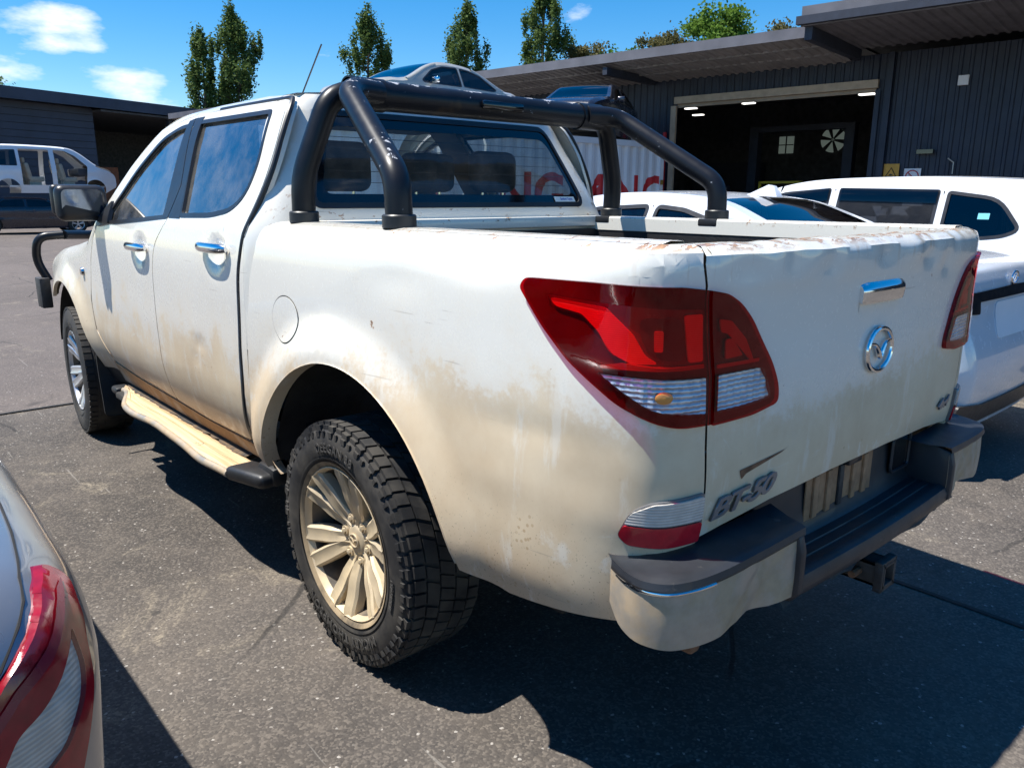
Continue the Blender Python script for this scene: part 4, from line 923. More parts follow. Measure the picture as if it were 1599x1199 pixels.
# ------------------------------------------------------------------ other cars
def offset_in(P,r):
    out=[]
    for i,p in enumerate(P):
        a=Vector(P[max(i-1,0)]); b=Vector(P[min(i+1,len(P)-1)]); t=(b-a).normalized(); n=Vector((t.y,-t.x)); out.append((p[0]+n.x*r,p[1]+n.y*r))
    return out
class Car:
    """prof: side silhouette (y,z) from the rear valance over the roof to the front valance; y grows forward, 0 = rear end"""
    def __init__(s,name,label,cat,loc,yaw,prof,belt,hw,paint,rear_axle,front_axle,wheel_r=.33,r=.055,tumble=.40,taper=(.16,.20),group=None):
        s.o=thing(name,label,cat,loc,-yaw,group); s.paint=paint; s.belt=belt; s.hw=hw; s.L=prof[-1][0]; s.tumble=tumble; s.taper=taper
        s.K=len(prof); s.kk=8; s.P=catmull(prof,s.kk); s.r=r; s.ax=(rear_axle,front_axle); s.wr=wheel_r
    def W(s,y,z):
        b=s.belt; L=s.L; w=s.hw
        w-=s.taper[0]*(1-sm(-.05,.75,y))**2; w-=s.taper[1]*(1-sm(-.05,.95,L-y))**2
        if z>b-.12: q=z-(b-.12); w-=s.tumble*q*q/(q+.16)
        if z<.55: w-=.16*(.55-z)
        w-=.012*exp(-((z-.62)/.06)**2)
        for ay in s.ax: w+=.018*(1-sm(s.wr+.05,s.wr+.16,hypot(y-ay,z-s.wr)))
        return w
    def map(s,sg,e=0.): return lambda u,v,d:(sg*(s.W(u,v)+d+e),u,v)
    def skin(s,name,i0,i1,mat,v0=-1.,v1=1.,lift=0.,parent=None,nv=20):
        a=int(i0*s.kk); b=int(i1*s.kk); P=s.P; r=s.r; rows=[]; V=[]; F=[]
        for i in range(a,b+1):
            p=Vector(P[i]); t=(Vector(P[min(i+1,len(P)-1)])-Vector(P[max(i-1,0)])).normalized(); n=Vector((-t.y,t.x)); q=p-n*r
            xw=s.W(q.x,q.y)
            for j in range(nv+1):
                v=v0+(v1-v0)*j/nv; A=abs(v); sg=1 if v>=0 else -1; c=r/xw
                if A<=1-c: x=v*xw; d=0
                else: th=(A-(1-c))/c*pi/2; x=sg*(xw-r+r*sin(th)); d=r*(1-cos(th))
                bul=.035*(1-v*v)
                pp=p-n*(d-lift)+n*bul*.6; V.append((x,pp.x,pp.y))
        m=nv+1
        for i in range(b-a):
            for j in range(nv): F.append((i*m+j,i*m+j+1,(i+1)*m+j+1,(i+1)*m+j))
        return pyobj(name,V,F,mat,parent or s.o,50)
    def sides(s,wins,holes=(),glass='carglass',trim='trim',i0=0,i1=None,doors=()):
        i1=i1 if i1 is not None else s.K-1
        ins=offset_in(s.P,s.r); z0=.22; poly=list(ins); 
        front=poly[-1]; rear=poly[0]; low=[]
        for ay in s.ax[::-1]:
            R=s.wr+.045
            low+=[(ay+R*cos(radians(a)),s.wr+R*sin(radians(a))) for a in [-20+220*k/22 for k in range(23)]]
        loop=poly+low
        # thin out duplicates
        out=[loop[0]]
        for p in loop[1:]:
            if hypot(p[0]-out[-1][0],p[1]-out[-1][1])>.012: out.append(p)
        wl=[rloop(w,.035) for w in wins]; self_t=(.010,.004) if trim=='chrome' else (.014,.012); hl=[rloop(h,.04) for h in holes]
        for sg in (-1,1):
            # (u=y, v=z) faces outward for sg=+1; flip for the left side
            b=panel('body_side',[out]+wl+hl,s.map(sg),s.paint,s.o,.07,.02)
            if sg<0: b.data.flip_normals()
            for w in wl:
                g=panel('side_window',[w],s.map(sg,-.008),glass,b,.15,0)
                if sg<0: g.data.flip_normals()
                panel('window_seal',[shrink(w,-self_t[0]),shrink(w,self_t[1])],s.map(sg,.002),trim,b,.08,.008)
            for dline in doors:
                bm=bmesh.new(); sweep(bm,[s.map(sg)(y,z,.001) for y,z in dline],.004,5); obj('door_gap',bm,'joint',b)
            s.side=b
            if sg<0: s.left=b
    def wheels(s,mat='alloy',w=.21):
        for ay in s.ax:
            for sg in (-1,1):
                W=bpy.data.objects.new('wheel',None); COL.objects.link(W); W.parent=s.o; W.location=(sg*(s.hw-.02-w/2),ay,s.wr); W.rotation_euler=(0,0,0 if sg<0 else pi)
                R=s.wr; h=w/2; bm=bmesh.new()
                lathe(bm,[(h-.01,R*.66),(h,R*.8),(h-.01,R*.94),(h-.03,R),(-h+.03,R),(-h+.01,R*.94),(-h,R*.8),(-h+.01,R*.66)],40); obj('tyre',bm,'tyre',W)
                bm=bmesh.new(); lathe(bm,[(-h+.008,R*.67),(-h+.02,R*.62),(.0,R*.58),(h-.01,R*.66)],36)
                for k in range(5):
                    a=2*pi*k/5
                    for q in (-.12,.12):
                        A=a+q; sweep(bm,[(-h+.03,-.05*sin(a),.05*cos(a)),(-h+.02,-R*.63*sin(A),R*.63*cos(A))],.02,6,sx=.6)
                lathe(bm,[(-h+.02,0),(-h+.02,.05),(-h+.05,.06)],16); obj('rim',bm,mat,W)
        bm=bmesh.new()
        for ay in s.ax: box(bm,0,ay,s.wr+.12,s.hw*2-.1,s.wr*2+.06,s.wr*1.5)
        box(bm,0,s.L/2,.36,s.hw*2-.16,s.L-.5,.22); obj('underbody',bm,'under',s.o)
    def cabin(s,y0,y1,z,seat='seat'):
        bm=bmesh.new(); box(bm,0,(y0+y1)/2,z-.42,s.hw*2-.2,y1-y0,.06); obj('cabin_floor',bm,'dark',s.o)
        for k,y in enumerate((y0+.55,y0+1.45)):
            for x in (-.36,.36):
                bm=bmesh.new(); box(bm,x,y,z-.22,.48,.14,.58,.05,Matrix.Rotation(.2,3,'X')); box(bm,x,y+.25,z-.38,.48,.5,.14,.04); box(bm,x,y-.07,z+.16,.25,.09,.16,.04); obj('seat',bm,seat,s.o)
    def mirrors(s,y,z,mat=None):
        for sg in (-1,1):
            bm=bmesh.new(); box(bm,sg*(s.W(y,z)+.11),y,z+.03,.19,.09,.12,.035,None,3); box(bm,sg*(s.W(y,z)+.02),y,z,.10,.05,.04,.01); obj('door_mirror',bm,mat or s.paint,s.o)
# --- pearl sedan beside the truck (nose pointing away)
SP=[(.06,.22),(-.0,.45),(.0,.62),(.06,.82),(.09,1.01),(.17,1.07),(.55,1.10),(.86,1.125),(1.25,1.28),(1.62,1.405),(2.15,1.45),(2.65,1.43),(3.05,1.33),(3.65,1.05),(4.1,.97),(4.6,.84),(4.74,.66),(4.78,.45),(4.72,.24)]
sd=Car('white_sedan','pearl white sedan with roof fin parked right beside the pickup tub','car',(2.98,-.66,0),0,SP,1.0,.90,'sedan',.98,3.78,.33,tumble=.62)
sd.skin('rear_bumper',0,2,'sedan'); sd.skin('boot_lid',2,7,'sedan'); 
sd.skin('rear_pillar',7,9,'sedan',-1,-.78); sd.skin('rear_pillar',7,9,'sedan',.78,1); sd.skin('rear_window',7,9,'carglass',-.78,.78)
sd.skin('roof',9,11.5,'sedan'); sd.skin('windscreen_pillar',11.5,13,'sedan',-1,-.85); sd.skin('windscreen_pillar',11.5,13,'sedan',.85,1); sd.skin('windscreen',11.5,13,'carglass',-.85,.85); sd.skin('bonnet',13,15,'sedan'); sd.skin('front_bumper',15,18,'sedan')
WS=[[(1.10,1.06),(1.45,1.25),(1.80,1.345),(2.02,1.365),(2.02,1.03),(1.30,1.03)],[(2.10,1.03),(2.10,1.367),(2.55,1.345),(2.90,1.255),(3.25,1.06),(3.2,1.02)]]
sd.sides(WS,trim='trim',doors=[[(2.06,.35),(2.06,1.37)],[(1.2,.75),(1.16,1.04)]]); sd.wheels(); sd.cabin(1.1,3.3,1.0); sd.mirrors(2.95,1.03)
bm=bmesh.new(); prism(bm,[(1.52,1.43),(1.56,1.50),(1.60,1.51),(1.74,1.452),(1.78,1.44)],lambda u,v,d:(d*(1 if v>1.45 else 2.2),u,v),-.018,.018); obj('roof_fin',bm,'sedan',sd.o,60)
# rear details: dark garnish, plate recess, lamps, badge, lower diffuser
def rear_y(z):
    for a,b in zip(sd.P,sd.P[1:]):
        if a[1]<=z<=b[1]: return a[0]+(b[0]-a[0])*(z-a[1])/(b[1]-a[1])
    return 0
def rf(e): return lambda u,v,d:(u,rear_y(v)-.021*(1-(u/.9)**2)-e-d+.10*max(0,abs(u)-.5)**2,v)
panel('garnish',[rloop([(-.62,.905),(.62,.905),(.62,.955),(0,.965),(-.62,.955)],.01)],rf(.012),'frit',sd.o,.06,.02)
for sg in (-1,1): panel('tail_lamp',[rloop([(sg*.50,.84),(sg*.80,.86),(sg*.84,.96),(sg*.50,.955)],.02)],rf(.008),'frit',sd.o,.06,.02)
panel('plate_recess',[rloop([(-.32,.70),(.32,.70),(.27,.885),(-.27,.885)],.03)],rf(.004),'signwhite',sd.o,.06,.004)
panel('diffuser',[rloop([(-.80,.25),(.80,.25),(.76,.40),(.45,.36),(-.45,.36),(-.76,.40)],.02)],rf(.012),'black',sd.o,.06,.02)
bm=bmesh.new(); c=Vector(rf(.012)(0,1.0,0)); sweep(bm,[c+Vector((.05*cos(t),0,.035*sin(t))) for t in [2*pi*i/20 for i in range(21)]],.006,6); sweep(bm,[c+Vector((-.03,0,-.012)),c+Vector((0,0,.02)),c+Vector((.03,0,-.012))],.005,6); obj('badge',bm,'chrome',sd.o)
# --- white wagon beyond the sedan
WP=[(.08,.24),(.0,.45),(.02,.70),(.10,.98),(.22,1.16),(.42,1.40),(.62,1.52),(1.2,1.575),(1.9,1.59),(2.6,1.56),(3.1,1.42),(3.75,1.10),(4.2,1.0),(4.6,.86),(4.75,.68),(4.78,.45),(4.72,.26)]
wg=Car('white_wagon','white low wagon with window shields parked beyond the pearl sedan','car',(5.5,-.92,0),0,WP,1.06,.90,'white',1.05,3.85,.33,tumble=.36)
wg.skin('rear_bumper',0,2,'white'); wg.skin('tailgate',2,4,'white'); wg.skin('rear_pillar',4,6,'white',-1,-.8); wg.skin('rear_pillar',4,6,'white',.8,1); wg.skin('rear_window',4,6,'carglass',-.8,.8); wg.skin('roof',6,9.4,'white'); wg.skin('windscreen_pillar',9.4,11,'white',-1,-.87); wg.skin('windscreen_pillar',9.4,11,'white',.87,1); wg.skin('windscreen',9.4,11,'carglass',-.87,.87); wg.skin('bonnet',11,13,'white'); wg.skin('front_bumper',13,16,'white')
WW=[[(.90,1.15,.05),(.80,1.20,.05),(.98,1.42,.10),(1.34,1.47,.02),(1.34,1.13,.02),(1.05,1.13,.04)],[(1.42,1.13,.01),(1.42,1.478,.01),(2.22,1.495,.01),(2.22,1.12,.01)],[(2.32,1.12,.01),(2.32,1.495,.01),(2.75,1.46,.05),(3.10,1.32,.05),(3.42,1.12,.02)]]
wg.sides(WW,trim='trim',doors=[[(2.27,.35),(2.27,1.5)],[(1.38,.75),(1.38,1.48)],[(3.45,.4),(3.5,.9),(3.42,1.12)]]); wg.wheels(); wg.cabin(.9,3.4,1.06); wg.mirrors(3.15,1.12)
for a,b in (((1.42,1.46),(2.22,1.478)),((2.32,1.478),(2.85,1.41))):
    for sg in (-1,1):
        V=[];F=[]
        for i in range(9):
            t=i/8; y=a[0]+(b[0]-a[0])*t; z=a[1]+(b[1]-a[1])*t; w=wg.W(y,z)
            V+=[(sg*(w+.004),y,z+.03),(sg*(w+.030),y,z-.03),(sg*(w+.036),y,z-.075)]
        for i in range(8):
            for j in range(2): F.append((3*i+j,3*i+j+1,3*i+3+j+1,3*i+3+j))
        pyobj('window_shield',V,F,'carglass',wg.left if sg<0 else wg.side)
bm=bmesh.new(); prism(bm,[(.70,1.53),(.76,1.60),(.82,1.61),(.99,1.575),(1.03,1.56)],lambda u,v,d:(d*(1 if v>1.57 else 2.2),u,v),-.02,.02); obj('roof_fin',bm,'white',wg.o,60)
panel('window_sticker',[[(1.02,1.27),(1.10,1.27),(1.10,1.315),(1.02,1.315)]],wg.map(-1,-.004),'stickerblue',wg.left,.1,0)
panel('garnish',[rloop([(-.60,.88),(.60,.88),(.60,.94),(-.60,.94)],.01)],lambda u,v,d:(u,.075-.03*(1-u*u)-d-.006,v),'frit',wg.o,.06,.02)
# --- champagne sedan standing on the plain container
CP_=[(.05,.3),(.0,.5),(.02,.75),(.10,.95),(.35,1.0),(.75,1.03),(1.25,1.25),(1.60,1.38),(2.1,1.42),(2.55,1.40),(2.95,1.28),(3.55,1.0),(4.0,.95),(4.45,.82),(4.58,.6),(4.6,.4),(4.55,.28)]
def basic(c,k,glass='carglass'):
    # k: control indices  boot, rear glass start/end, windscreen start/end, bonnet end
    c.skin('rear_bumper',0,2,c.paint); c.skin('boot_lid',2,k[0],c.paint)
    for a,b,v in ((k[0],k[1],.78),(k[2],k[3],.86)):
        nm='rear_window' if v<.8 else 'windscreen'
        c.skin(nm+'_pillar',a,b,c.paint,-1,-v); c.skin(nm+'_pillar',a,b,c.paint,v,1); c.skin(nm,a,b,glass,-v,v)
    c.skin('roof',k[1],k[2],c.paint); c.skin('bonnet',k[3],k[4],c.paint); c.skin('front_bumper',k[4],c.K-1,c.paint)
W4=[[(.98,1.0),(1.40,1.24),(1.70,1.315),(1.98,1.335),(1.98,.98),(1.1,.97)],[(2.06,.97),(2.06,1.335),(2.48,1.315),(2.82,1.215),(3.15,.99),(3.1,.96)]]
YG=radians(-98)
gc=Car('champagne_sedan','champagne coloured sedan stacked on top of the plain container','car',(0,0,0),YG,CP_,.96,.86,'gold',.95,3.65,.31,tumble=.5)
basic(gc,(5,7,9.3,11,13)); gc.sides(W4); gc.wheels(); gc.cabin(1.0,3.2,.95); gc.mirrors(2.9,.98,'chrome')
hc=Car('stacked_dark_car','dark blue car stacked on top of the lettered container','car',(0,0,0),radians(-118),CP_,.96,.86,'darkcar',.95,3.65,.31,tumble=.5)
basic(hc,(5,7,9.3,11,13)); hc.sides(W4); hc.wheels(); hc.cabin(1.0,3.2,.95); hc.mirrors(2.9,.98)
def camp(lat,dep,z):   # a spot by its lateral offset and distance as seen from the camera's standpoint
    return Vector((-1.9621+sin(CY)*dep*1.0+cos(CY)*lat,-1.9821+cos(CY)*dep-sin(CY)*lat,z))
def place(c,lat,dep,z):
    yaw=-c.o.rotation_euler[2]; p=camp(lat,dep,z); f=Vector((sin(yaw),cos(yaw),0)); c.o.location=p-f*(c.L/2)
gc.o.scale=(.93,.93,.93); place(gc,-1.80,15.9,2.56); hc.o.scale=(.88,.88,.88); place(hc,1.62,17.9,2.56)
# --- silver car whose rear corner stands by the camera
SVP=catmull([(-1.735,.5),(-1.736,-.1),(-1.738,-.45),(-1.742,-.70),(-1.752,-.88),(-1.782,-1.01),(-1.86,-1.095),(-2.02,-1.145),(-2.32,-1.17),(-2.66,-1.18)],16)
SVS=[0]
for a,b in zip(SVP,SVP[1:]): SVS.append(SVS[-1]+hypot(a[0]-b[0],a[1]-b[1]))
SVZ=herm([(.30,-.06),(.45,-.035),(.60,-.022),(.75,-.012),(.85,-.006),(.91,-.018),(.95,-.036),(.98,-.065),(.998,-.10),(1.006,-.16)])
def SV(s,z,d=0.):
    s=min(max(s,0),SVS[-1]-1e-6); i=next((k for k in range(len(SVS)-1) if SVS[k+1]>=s),len(SVS)-2); k=(s-SVS[i])/(SVS[i+1]-SVS[i])
    a=SVP[i];b=SVP[i+1]; tx,ty=b[0]-a[0],b[1]-a[1]; l=hypot(tx,ty); nx,ny=-ty/l,tx/l
    o=SVZ(z)+d; return (a[0]+tx*k+nx*o,a[1]+ty*k+ny*o,z)
SVm=-2.66
sv=thing('silver_sedan','silver sedan at the lower left, only its red and clear tail lamp corner showing','car',(0,0,0))
fwd=catmull([(-2.66,3.20),(-2.2,3.19),(-1.93,3.08),(-1.80,2.8),(-1.75,2.2),(-1.738,1.4),(-1.735,.5)],12)
SVFULL=fwd[:-1]+SVP; _n=len(SVFULL); _Z=[.30,.38,.45,.52,.60,.68,.75,.80,.85,.88,.91,.93,.95,.965,.98,.99,.998,1.003,1.006]
V=[];F=[]
for i,p in enumerate(SVFULL):
    a=SVFULL[max(i-1,0)];b=SVFULL[min(i+1,_n-1)]; tx,ty=b[0]-a[0],b[1]-a[1]; l=hypot(tx,ty); nx,ny=-ty/l,tx/l
    for z in _Z:
        o=SVZ(z); V.append((p[0]+nx*o,p[1]+ny*o,z-.16*sm(1.6,3.2,p[1])*(z-.3)/.7))
m=len(_Z)
for i in range(_n-1):
    for j in range(m-1): F.append((i*m+j,(i+1)*m+j,(i+1)*m+j+1,i*m+j+1))
body=pyobj('body_shell',V,F,'silver',sv,60)
edge=[V[i*m+m-1] for i in range(_n)]
V2=[(2*SVm-x,y,z) for x,y,z in V]; pyobj('body_shell',V2,[f[::-1] for f in F],'silver',sv,60)
V=[];F=[]
for (x,y,z) in edge:
    for k in range(13):
        t=k/12; V.append((x+(2*SVm-2*x)*t,y,z+.045*sin(pi*t)**.8))
for i in range(len(edge)-1):
    for k in range(12): F.append((i*13+k,i*13+k+1,(i+1)*13+k+1,(i+1)*13+k))
pyobj('deck',V,F,'silver',sv,60)
def ring(z,y0,y1,w): return rloop([(SVm-w,y0),(SVm+w,y0),(SVm+w,y1),(SVm-w,y1)],.22,5)
rr=[(1.02,-.62,2.05,.76),(1.25,-.30,1.70,.68),(1.40,.05,1.35,.60),(1.44,.15,1.25,.56)]
R_=[ring(*q) for q in rr]; V=[(x,y,q[0]) for q,r_ in zip(rr,R_) for x,y in r_]; k=len(R_[0]); F=[(i*k+j,i*k+(j+1)%k,(i+1)*k+(j+1)%k,(i+1)*k+j) for i in range(len(rr)-1) for j in range(k)]
pyobj('glasshouse',V,F,'carglass',sv,60); pyobj('roof',[(x,y,1.443) for x,y in R_[-1]]+[(SVm,.7,1.47)],[(j,(j+1)%k,k) for j in range(k)],'silver',sv,60)
LS=rloop([(1.457,.981),(1.449,.969),(1.455,.955),(1.493,.938),(1.529,.903),(1.548,.862),(1.566,.814),(1.585,.768),(1.62,.70),(1.74,.70),(1.74,.84),(1.700,.89),(1.653,.924),(1.618,.941),(1.581,.958),(1.528,.974)],.01)
LC=rloop([(1.544,.930),(1.549,.915),(1.553,.890),(1.568,.862),(1.582,.842),(1.605,.815),(1.65,.795),(1.69,.825),(1.662,.866),(1.629,.876),(1.599,.892),(1.572,.911)],.012)
tl=panel('tail_lamp',[LS],lambda u,v,d:SV(u,v,d+.003),'lampborder',sv,.02,.006)
panel('red_lens',[LS,LC],lambda u,v,d:SV(u,v,d+.012),'lampdeep',tl,.012,.01)
panel('reflector',[LC],lambda u,v,d:SV(u,v,.006),'revlens',tl,.006,0)
panel('clear_lens',[LC],lambda u,v,d:SV(u,v,.0125),'lensclear',tl,.015,0)
panel('inner_stripe',[rloop([(1.475,.966),(1.52,.955),(1.556,.940),(1.60,.918),(1.65,.900),(1.69,.872),(1.69,.886),(1.65,.912),(1.60,.932),(1.55,.955),(1.51,.966)],.004)],lambda u,v,d:SV(u,v,.0145),'lampborder',tl,.02,0)
tubeo('boot_gap',[SV(s,z,.001) for s,z in ((.9,.99),(1.232,.991),(1.347,.991),(1.45,.989),(1.511,.985),(1.56,.972),(1.603,.958),(1.65,.930),(1.70,.893),(1.745,.83),(1.75,.6))] ,.0018,'joint',sv,5)
for y in (-.35,2.35):
    for x in (-1.86,-3.46):
        bm=bmesh.new(); lathe(bm,[(.09,.2),(.10,.28),(.08,.31),(-.08,.31),(-.10,.28),(-.09,.2)],28,'x',(x,y,.31)); wh=obj('wheel',bm,'tyre',sv)
        bm=bmesh.new(); lathe(bm,[(.085,.2),(.06,.17),(.06,0)],24,'x',(x,y,.31)); lathe(bm,[(-.085,.2),(-.06,.17),(-.06,0)],24,'x',(x,y,.31)); obj('rim',bm,'alloy',wh)
boxo('underbody',(SVm,1.0,.32),(1.55,3.9,.2),'under',sv)
# ------------------------------------------------------------------ workshop shed on the right
SH=thing('workshop_shed','long navy corrugated workshop shed with awning and open roller door','shed')
P1=Vector((14.97,5.76,0)); SA=Vector((-.137,.9906,0)); SN=Vector((-.9906,-.137,0))
def sh(u,w,z): return tuple(P1+SA*u+SN*w+Vector((0,0,z)))
def ribbed_sheet(name,u0,u1,z0,z1,mat,parent,fn,pitch=.19,depth=.022,w=0.):
    V=[];F=[];u=u0;c=[]
    while u<u1-1e-6:
        for du,d in ((0,0),(.55,0),(.64,1),(.91,1)): 
            if u+du*pitch<u1: c.append((u+du*pitch,d*depth))
        u+=pitch
    c.append((u1,0))
    for uu,d in c: V+=[fn(uu,w+d,z0),fn(uu,w+d,z1)]
    for i in range(len(c)-1): F.append((2*i,2*i+2,2*i+3,2*i+1))
    return pyobj(name,V,F,mat,parent,30)
ribbed_sheet('wall_cladding',-18,0,0,4.3,'navy',SH,sh); ribbed_sheet('wall_cladding',4.6,26,0,4.3,'navy',SH,sh); ribbed_sheet('wall_cladding',0,4.6,3.78,4.3,'navy',SH,sh)
def shbox(name,u0,u1,w0,w1,z0,z1,mat,parent=SH):
    v=[sh(u,w,z) for u in (u0,u1) for w in (w0,w1) for z in (z0,z1)]
    return pyobj(name,v,[(0,1,3,2),(4,6,7,5),(0,4,5,1),(2,3,7,6),(0,2,6,4),(1,5,7,3)],mat,parent,30)
# awning: ribbed sheets, fascia, beams, purlins
def awn(u0,u1,we,zw,ze,fh,mat):
    V=[];F=[];u=u0;c=[]
    while u<u1-1e-6:
        for du,d in ((0,0),(.5,0),(.62,1),(.88,1)):
            if u+du*.20<u1: c.append((u+du*.20,-.03*d))
        u+=.20
    c.append((u1,0))
    for uu,d in c: V+=[sh(uu,.02,zw+d),sh(uu,we,ze+d)]
    for i in range(len(c)-1): F.append((2*i,2*i+1,2*i+3,2*i+2))
    pyobj('awning_sheet',V,F,mat,SH,30)
    shbox('fascia',u0,u1,we,we+.03,ze-.04,ze+fh,'navyroof')
    shbox('roof_top',u0,u1,-14,we,ze+fh-.02,ze+fh-.005,'navyroof')
awn(.55,26,2.2,4.22,4.42,.16,'soffit'); awn(-18,.55,2.9,4.45,4.48,.30,'navyroof')
for u in (5.3,11,17): shbox('awning_beam',u-.06,u+.06,.03,2.19,4.14,4.30,'steelbeam')
shbox('awning_beam',.36,.50,.03,2.85,4.22,4.44,'steelbeam')
for w in (.75,1.45): shbox('purlin',.6,26,w,w+.05,4.20+.08*w,4.26+.08*w,'soffit')
shbox('gutter',-18,.6,2.93,3.05,4.46,4.60,'steelbeam')
shbox('roller_door_drum',-.05,4.65,.03,.12,3.64,3.80,'doorframe')
for k in range(4): shbox('roller_slat',0,4.6,-.02,.02,3.62-.02*k,3.635-.02*k,'doorframe')
shbox('door_jamb',4.60,4.74,.03,.10,0,3.6,'doorframe'); shbox('red_conduit',4.86,4.93,.03,.09,0,3.0,'signred'); shbox('door_jamb',-.10,0,.03,.06,0,3.6,'navy')
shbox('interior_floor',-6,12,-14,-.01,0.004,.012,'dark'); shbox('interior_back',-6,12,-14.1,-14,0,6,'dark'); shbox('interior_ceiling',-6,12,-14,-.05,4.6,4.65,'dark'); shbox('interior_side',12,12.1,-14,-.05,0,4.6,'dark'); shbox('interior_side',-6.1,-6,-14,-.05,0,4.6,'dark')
for u,w,z in ((6.4,-4,3.98),(7.2,-6,4.0),(4.6,-4,4.0),(.80,-2.0,3.76)): shbox('ceiling_lamp',u-.17,u+.17,w-.08,w+.08,z,z+.03,'lamp')
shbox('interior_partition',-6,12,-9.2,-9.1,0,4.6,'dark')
iw=shbox('interior_window',5.2,5.7,-9.08,-9.05,2.90,3.45,'daylight'); shbox('window_bar',5.43,5.47,-9.05,-9.03,2.90,3.45,'dark',iw); shbox('window_bar',5.2,5.7,-9.05,-9.03,3.16,3.19,'dark',iw)
bm=bmesh.new(); fan=bpy.data.objects.new('wall_fan',None); COL.objects.link(fan); fan.parent=SH
C=Vector(sh(3.9,-9.06,3.28)); pyobj('fan_opening',[tuple(C+SA*(.40*cos(t))+Vector((0,0,.40*sin(t)))) for t in [2*pi*i/24 for i in range(24)]],[tuple(range(24))],'daylight',fan,0)
for i in range(6):
    t=2*pi*i/6+.2; a=SA*cos(t)+Vector((0,0,sin(t))); b=SA*-sin(t)+Vector((0,0,cos(t))); q=C+SN*.03
    pyobj('fan_blade',[tuple(q+a*.05-b*.03),tuple(q+a*.40-b*.07),tuple(q+a*.40+b*.07),tuple(q+a*.05+b*.03),tuple(q+SN*.03)],[(0,1,2,3),(0,1,4),(2,3,4)],'dark',fan,0)
shbox('work_bench',2.2,5.4,-6,-5,0,1.0,'under'); shbox('tool_shelf',.3,2.0,-8.9,-8.4,0,2.4,'rust'); shbox('parts_rack',6.0,8.5,-8.8,-8.2,0,2.6,'steelbeam'); shbox('hoist_post',1.6,1.85,-4.2,-3.9,0,3.2,'steelbeam'); shbox('hoist_post',4.2,4.45,-4.2,-3.9,0,3.2,'steelbeam'); shbox('hoist_beam',1.6,4.45,-4.2,-3.9,3.2,3.35,'steelbeam'); shbox('gas_bottle',4.7,4.95,-3.4,-3.15,0,1.75,'steelbeam')
for u in (2.3,3.4): shbox('safety_rail_post',u,u+.06,-2.5,-2.44,0,1.85,'yellowframe')
shbox('safety_rail_top',2.3,3.46,-2.5,-2.44,1.79,1.85,'yellowframe')
shbox('downpipe',-.32,-.22,.03,.12,0,4.3,'navy'); shbox('downpipe',7.2,7.3,.03,.12,0,4.2,'navy'); shbox('skirting',-18,-.1,.03,.05,0,.25,'steelbeam'); shbox('square_wall_light',-1.70,-1.52,.03,.10,3.56,3.74,'signwhite'); shbox('wall_bracket_lamp',-1.25,-.95,.03,.18,2.30,2.38,'frit')  # the white box high on the wall is a square light, unlit
tubeo('tap_pipe',[sh(-1.62,.06,1.9),sh(-1.62,.06,2.12),sh(-1.52,.10,2.2)],.015,'steel',SH,6)
# signs on the shed wall
def sign(name,label,u0,u1,z0,z1,mat):
    o=thing(name,label,'sign',sh((u0+u1)/2,.05,z0)); o.location=(0,0,0)
    shbox('board',u0,u1,.045,.052,z0,z1,mat,o); return o
ys=sign('warning_sign','yellow warning sign with black triangle on the navy shed wall',-.63,-.33,1.70,2.12,'yellow')
def spt(u,z,w=.055): return sh(u,w,z)
def polyo(name,P,mat,parent,w=.0545): return pyobj(name,[sh(u,w,z) for u,z in P],[tuple(range(len(P)))],mat,parent,0)
T3=[(-.48+.115*cos(t),1.925+.115*sin(t)) for t in (pi/2,pi/2+2*pi/3,pi/2+4*pi/3)]
for i in range(3):
    a=Vector(T3[i]);b=Vector(T3[(i+1)%3]); tubeo('triangle_line',[sh(a.x,.055,a.y),sh(b.x,.055,b.y)],.008,'signblack',ys,5)
polyo('symbol',[(-.52,1.885),(-.44,1.885),(-.44,1.90),(-.47,1.925),(-.51,1.905)],'signblack',ys)
for i in range(5): polyo('print_line',[(-.60+.05*i,1.755),(-.60+.05*i+.035,1.755),(-.60+.05*i+.035,1.785),(-.60+.05*i,1.785)],'signblack',ys)
ns=sign('no_smoking_sign','white no smoking sign with red circle on the navy shed wall',-1.05,-.73,1.68,2.02,'signwhite')
tubeo('red_circle',[sh(-.89+.12*cos(t),.055,1.86+.12*sin(t)) for t in [2*pi*i/28 for i in range(29)]],.011,'signred',ns,6); tubeo('red_bar',[sh(-.89+.085,.055,1.86+.085),sh(-.89-.085,.055,1.86-.085)],.010,'signred',ns,6)
polyo('cigarette',[(-.955,1.845),(-.84,1.845),(-.84,1.865),(-.955,1.865)],'signblack',ns)
tubeo('smoke_line',[sh(-.84,.055,1.875),sh(-.825,.055,1.90),sh(-.84,.055,1.92)],.004,'signblack',ns,4)
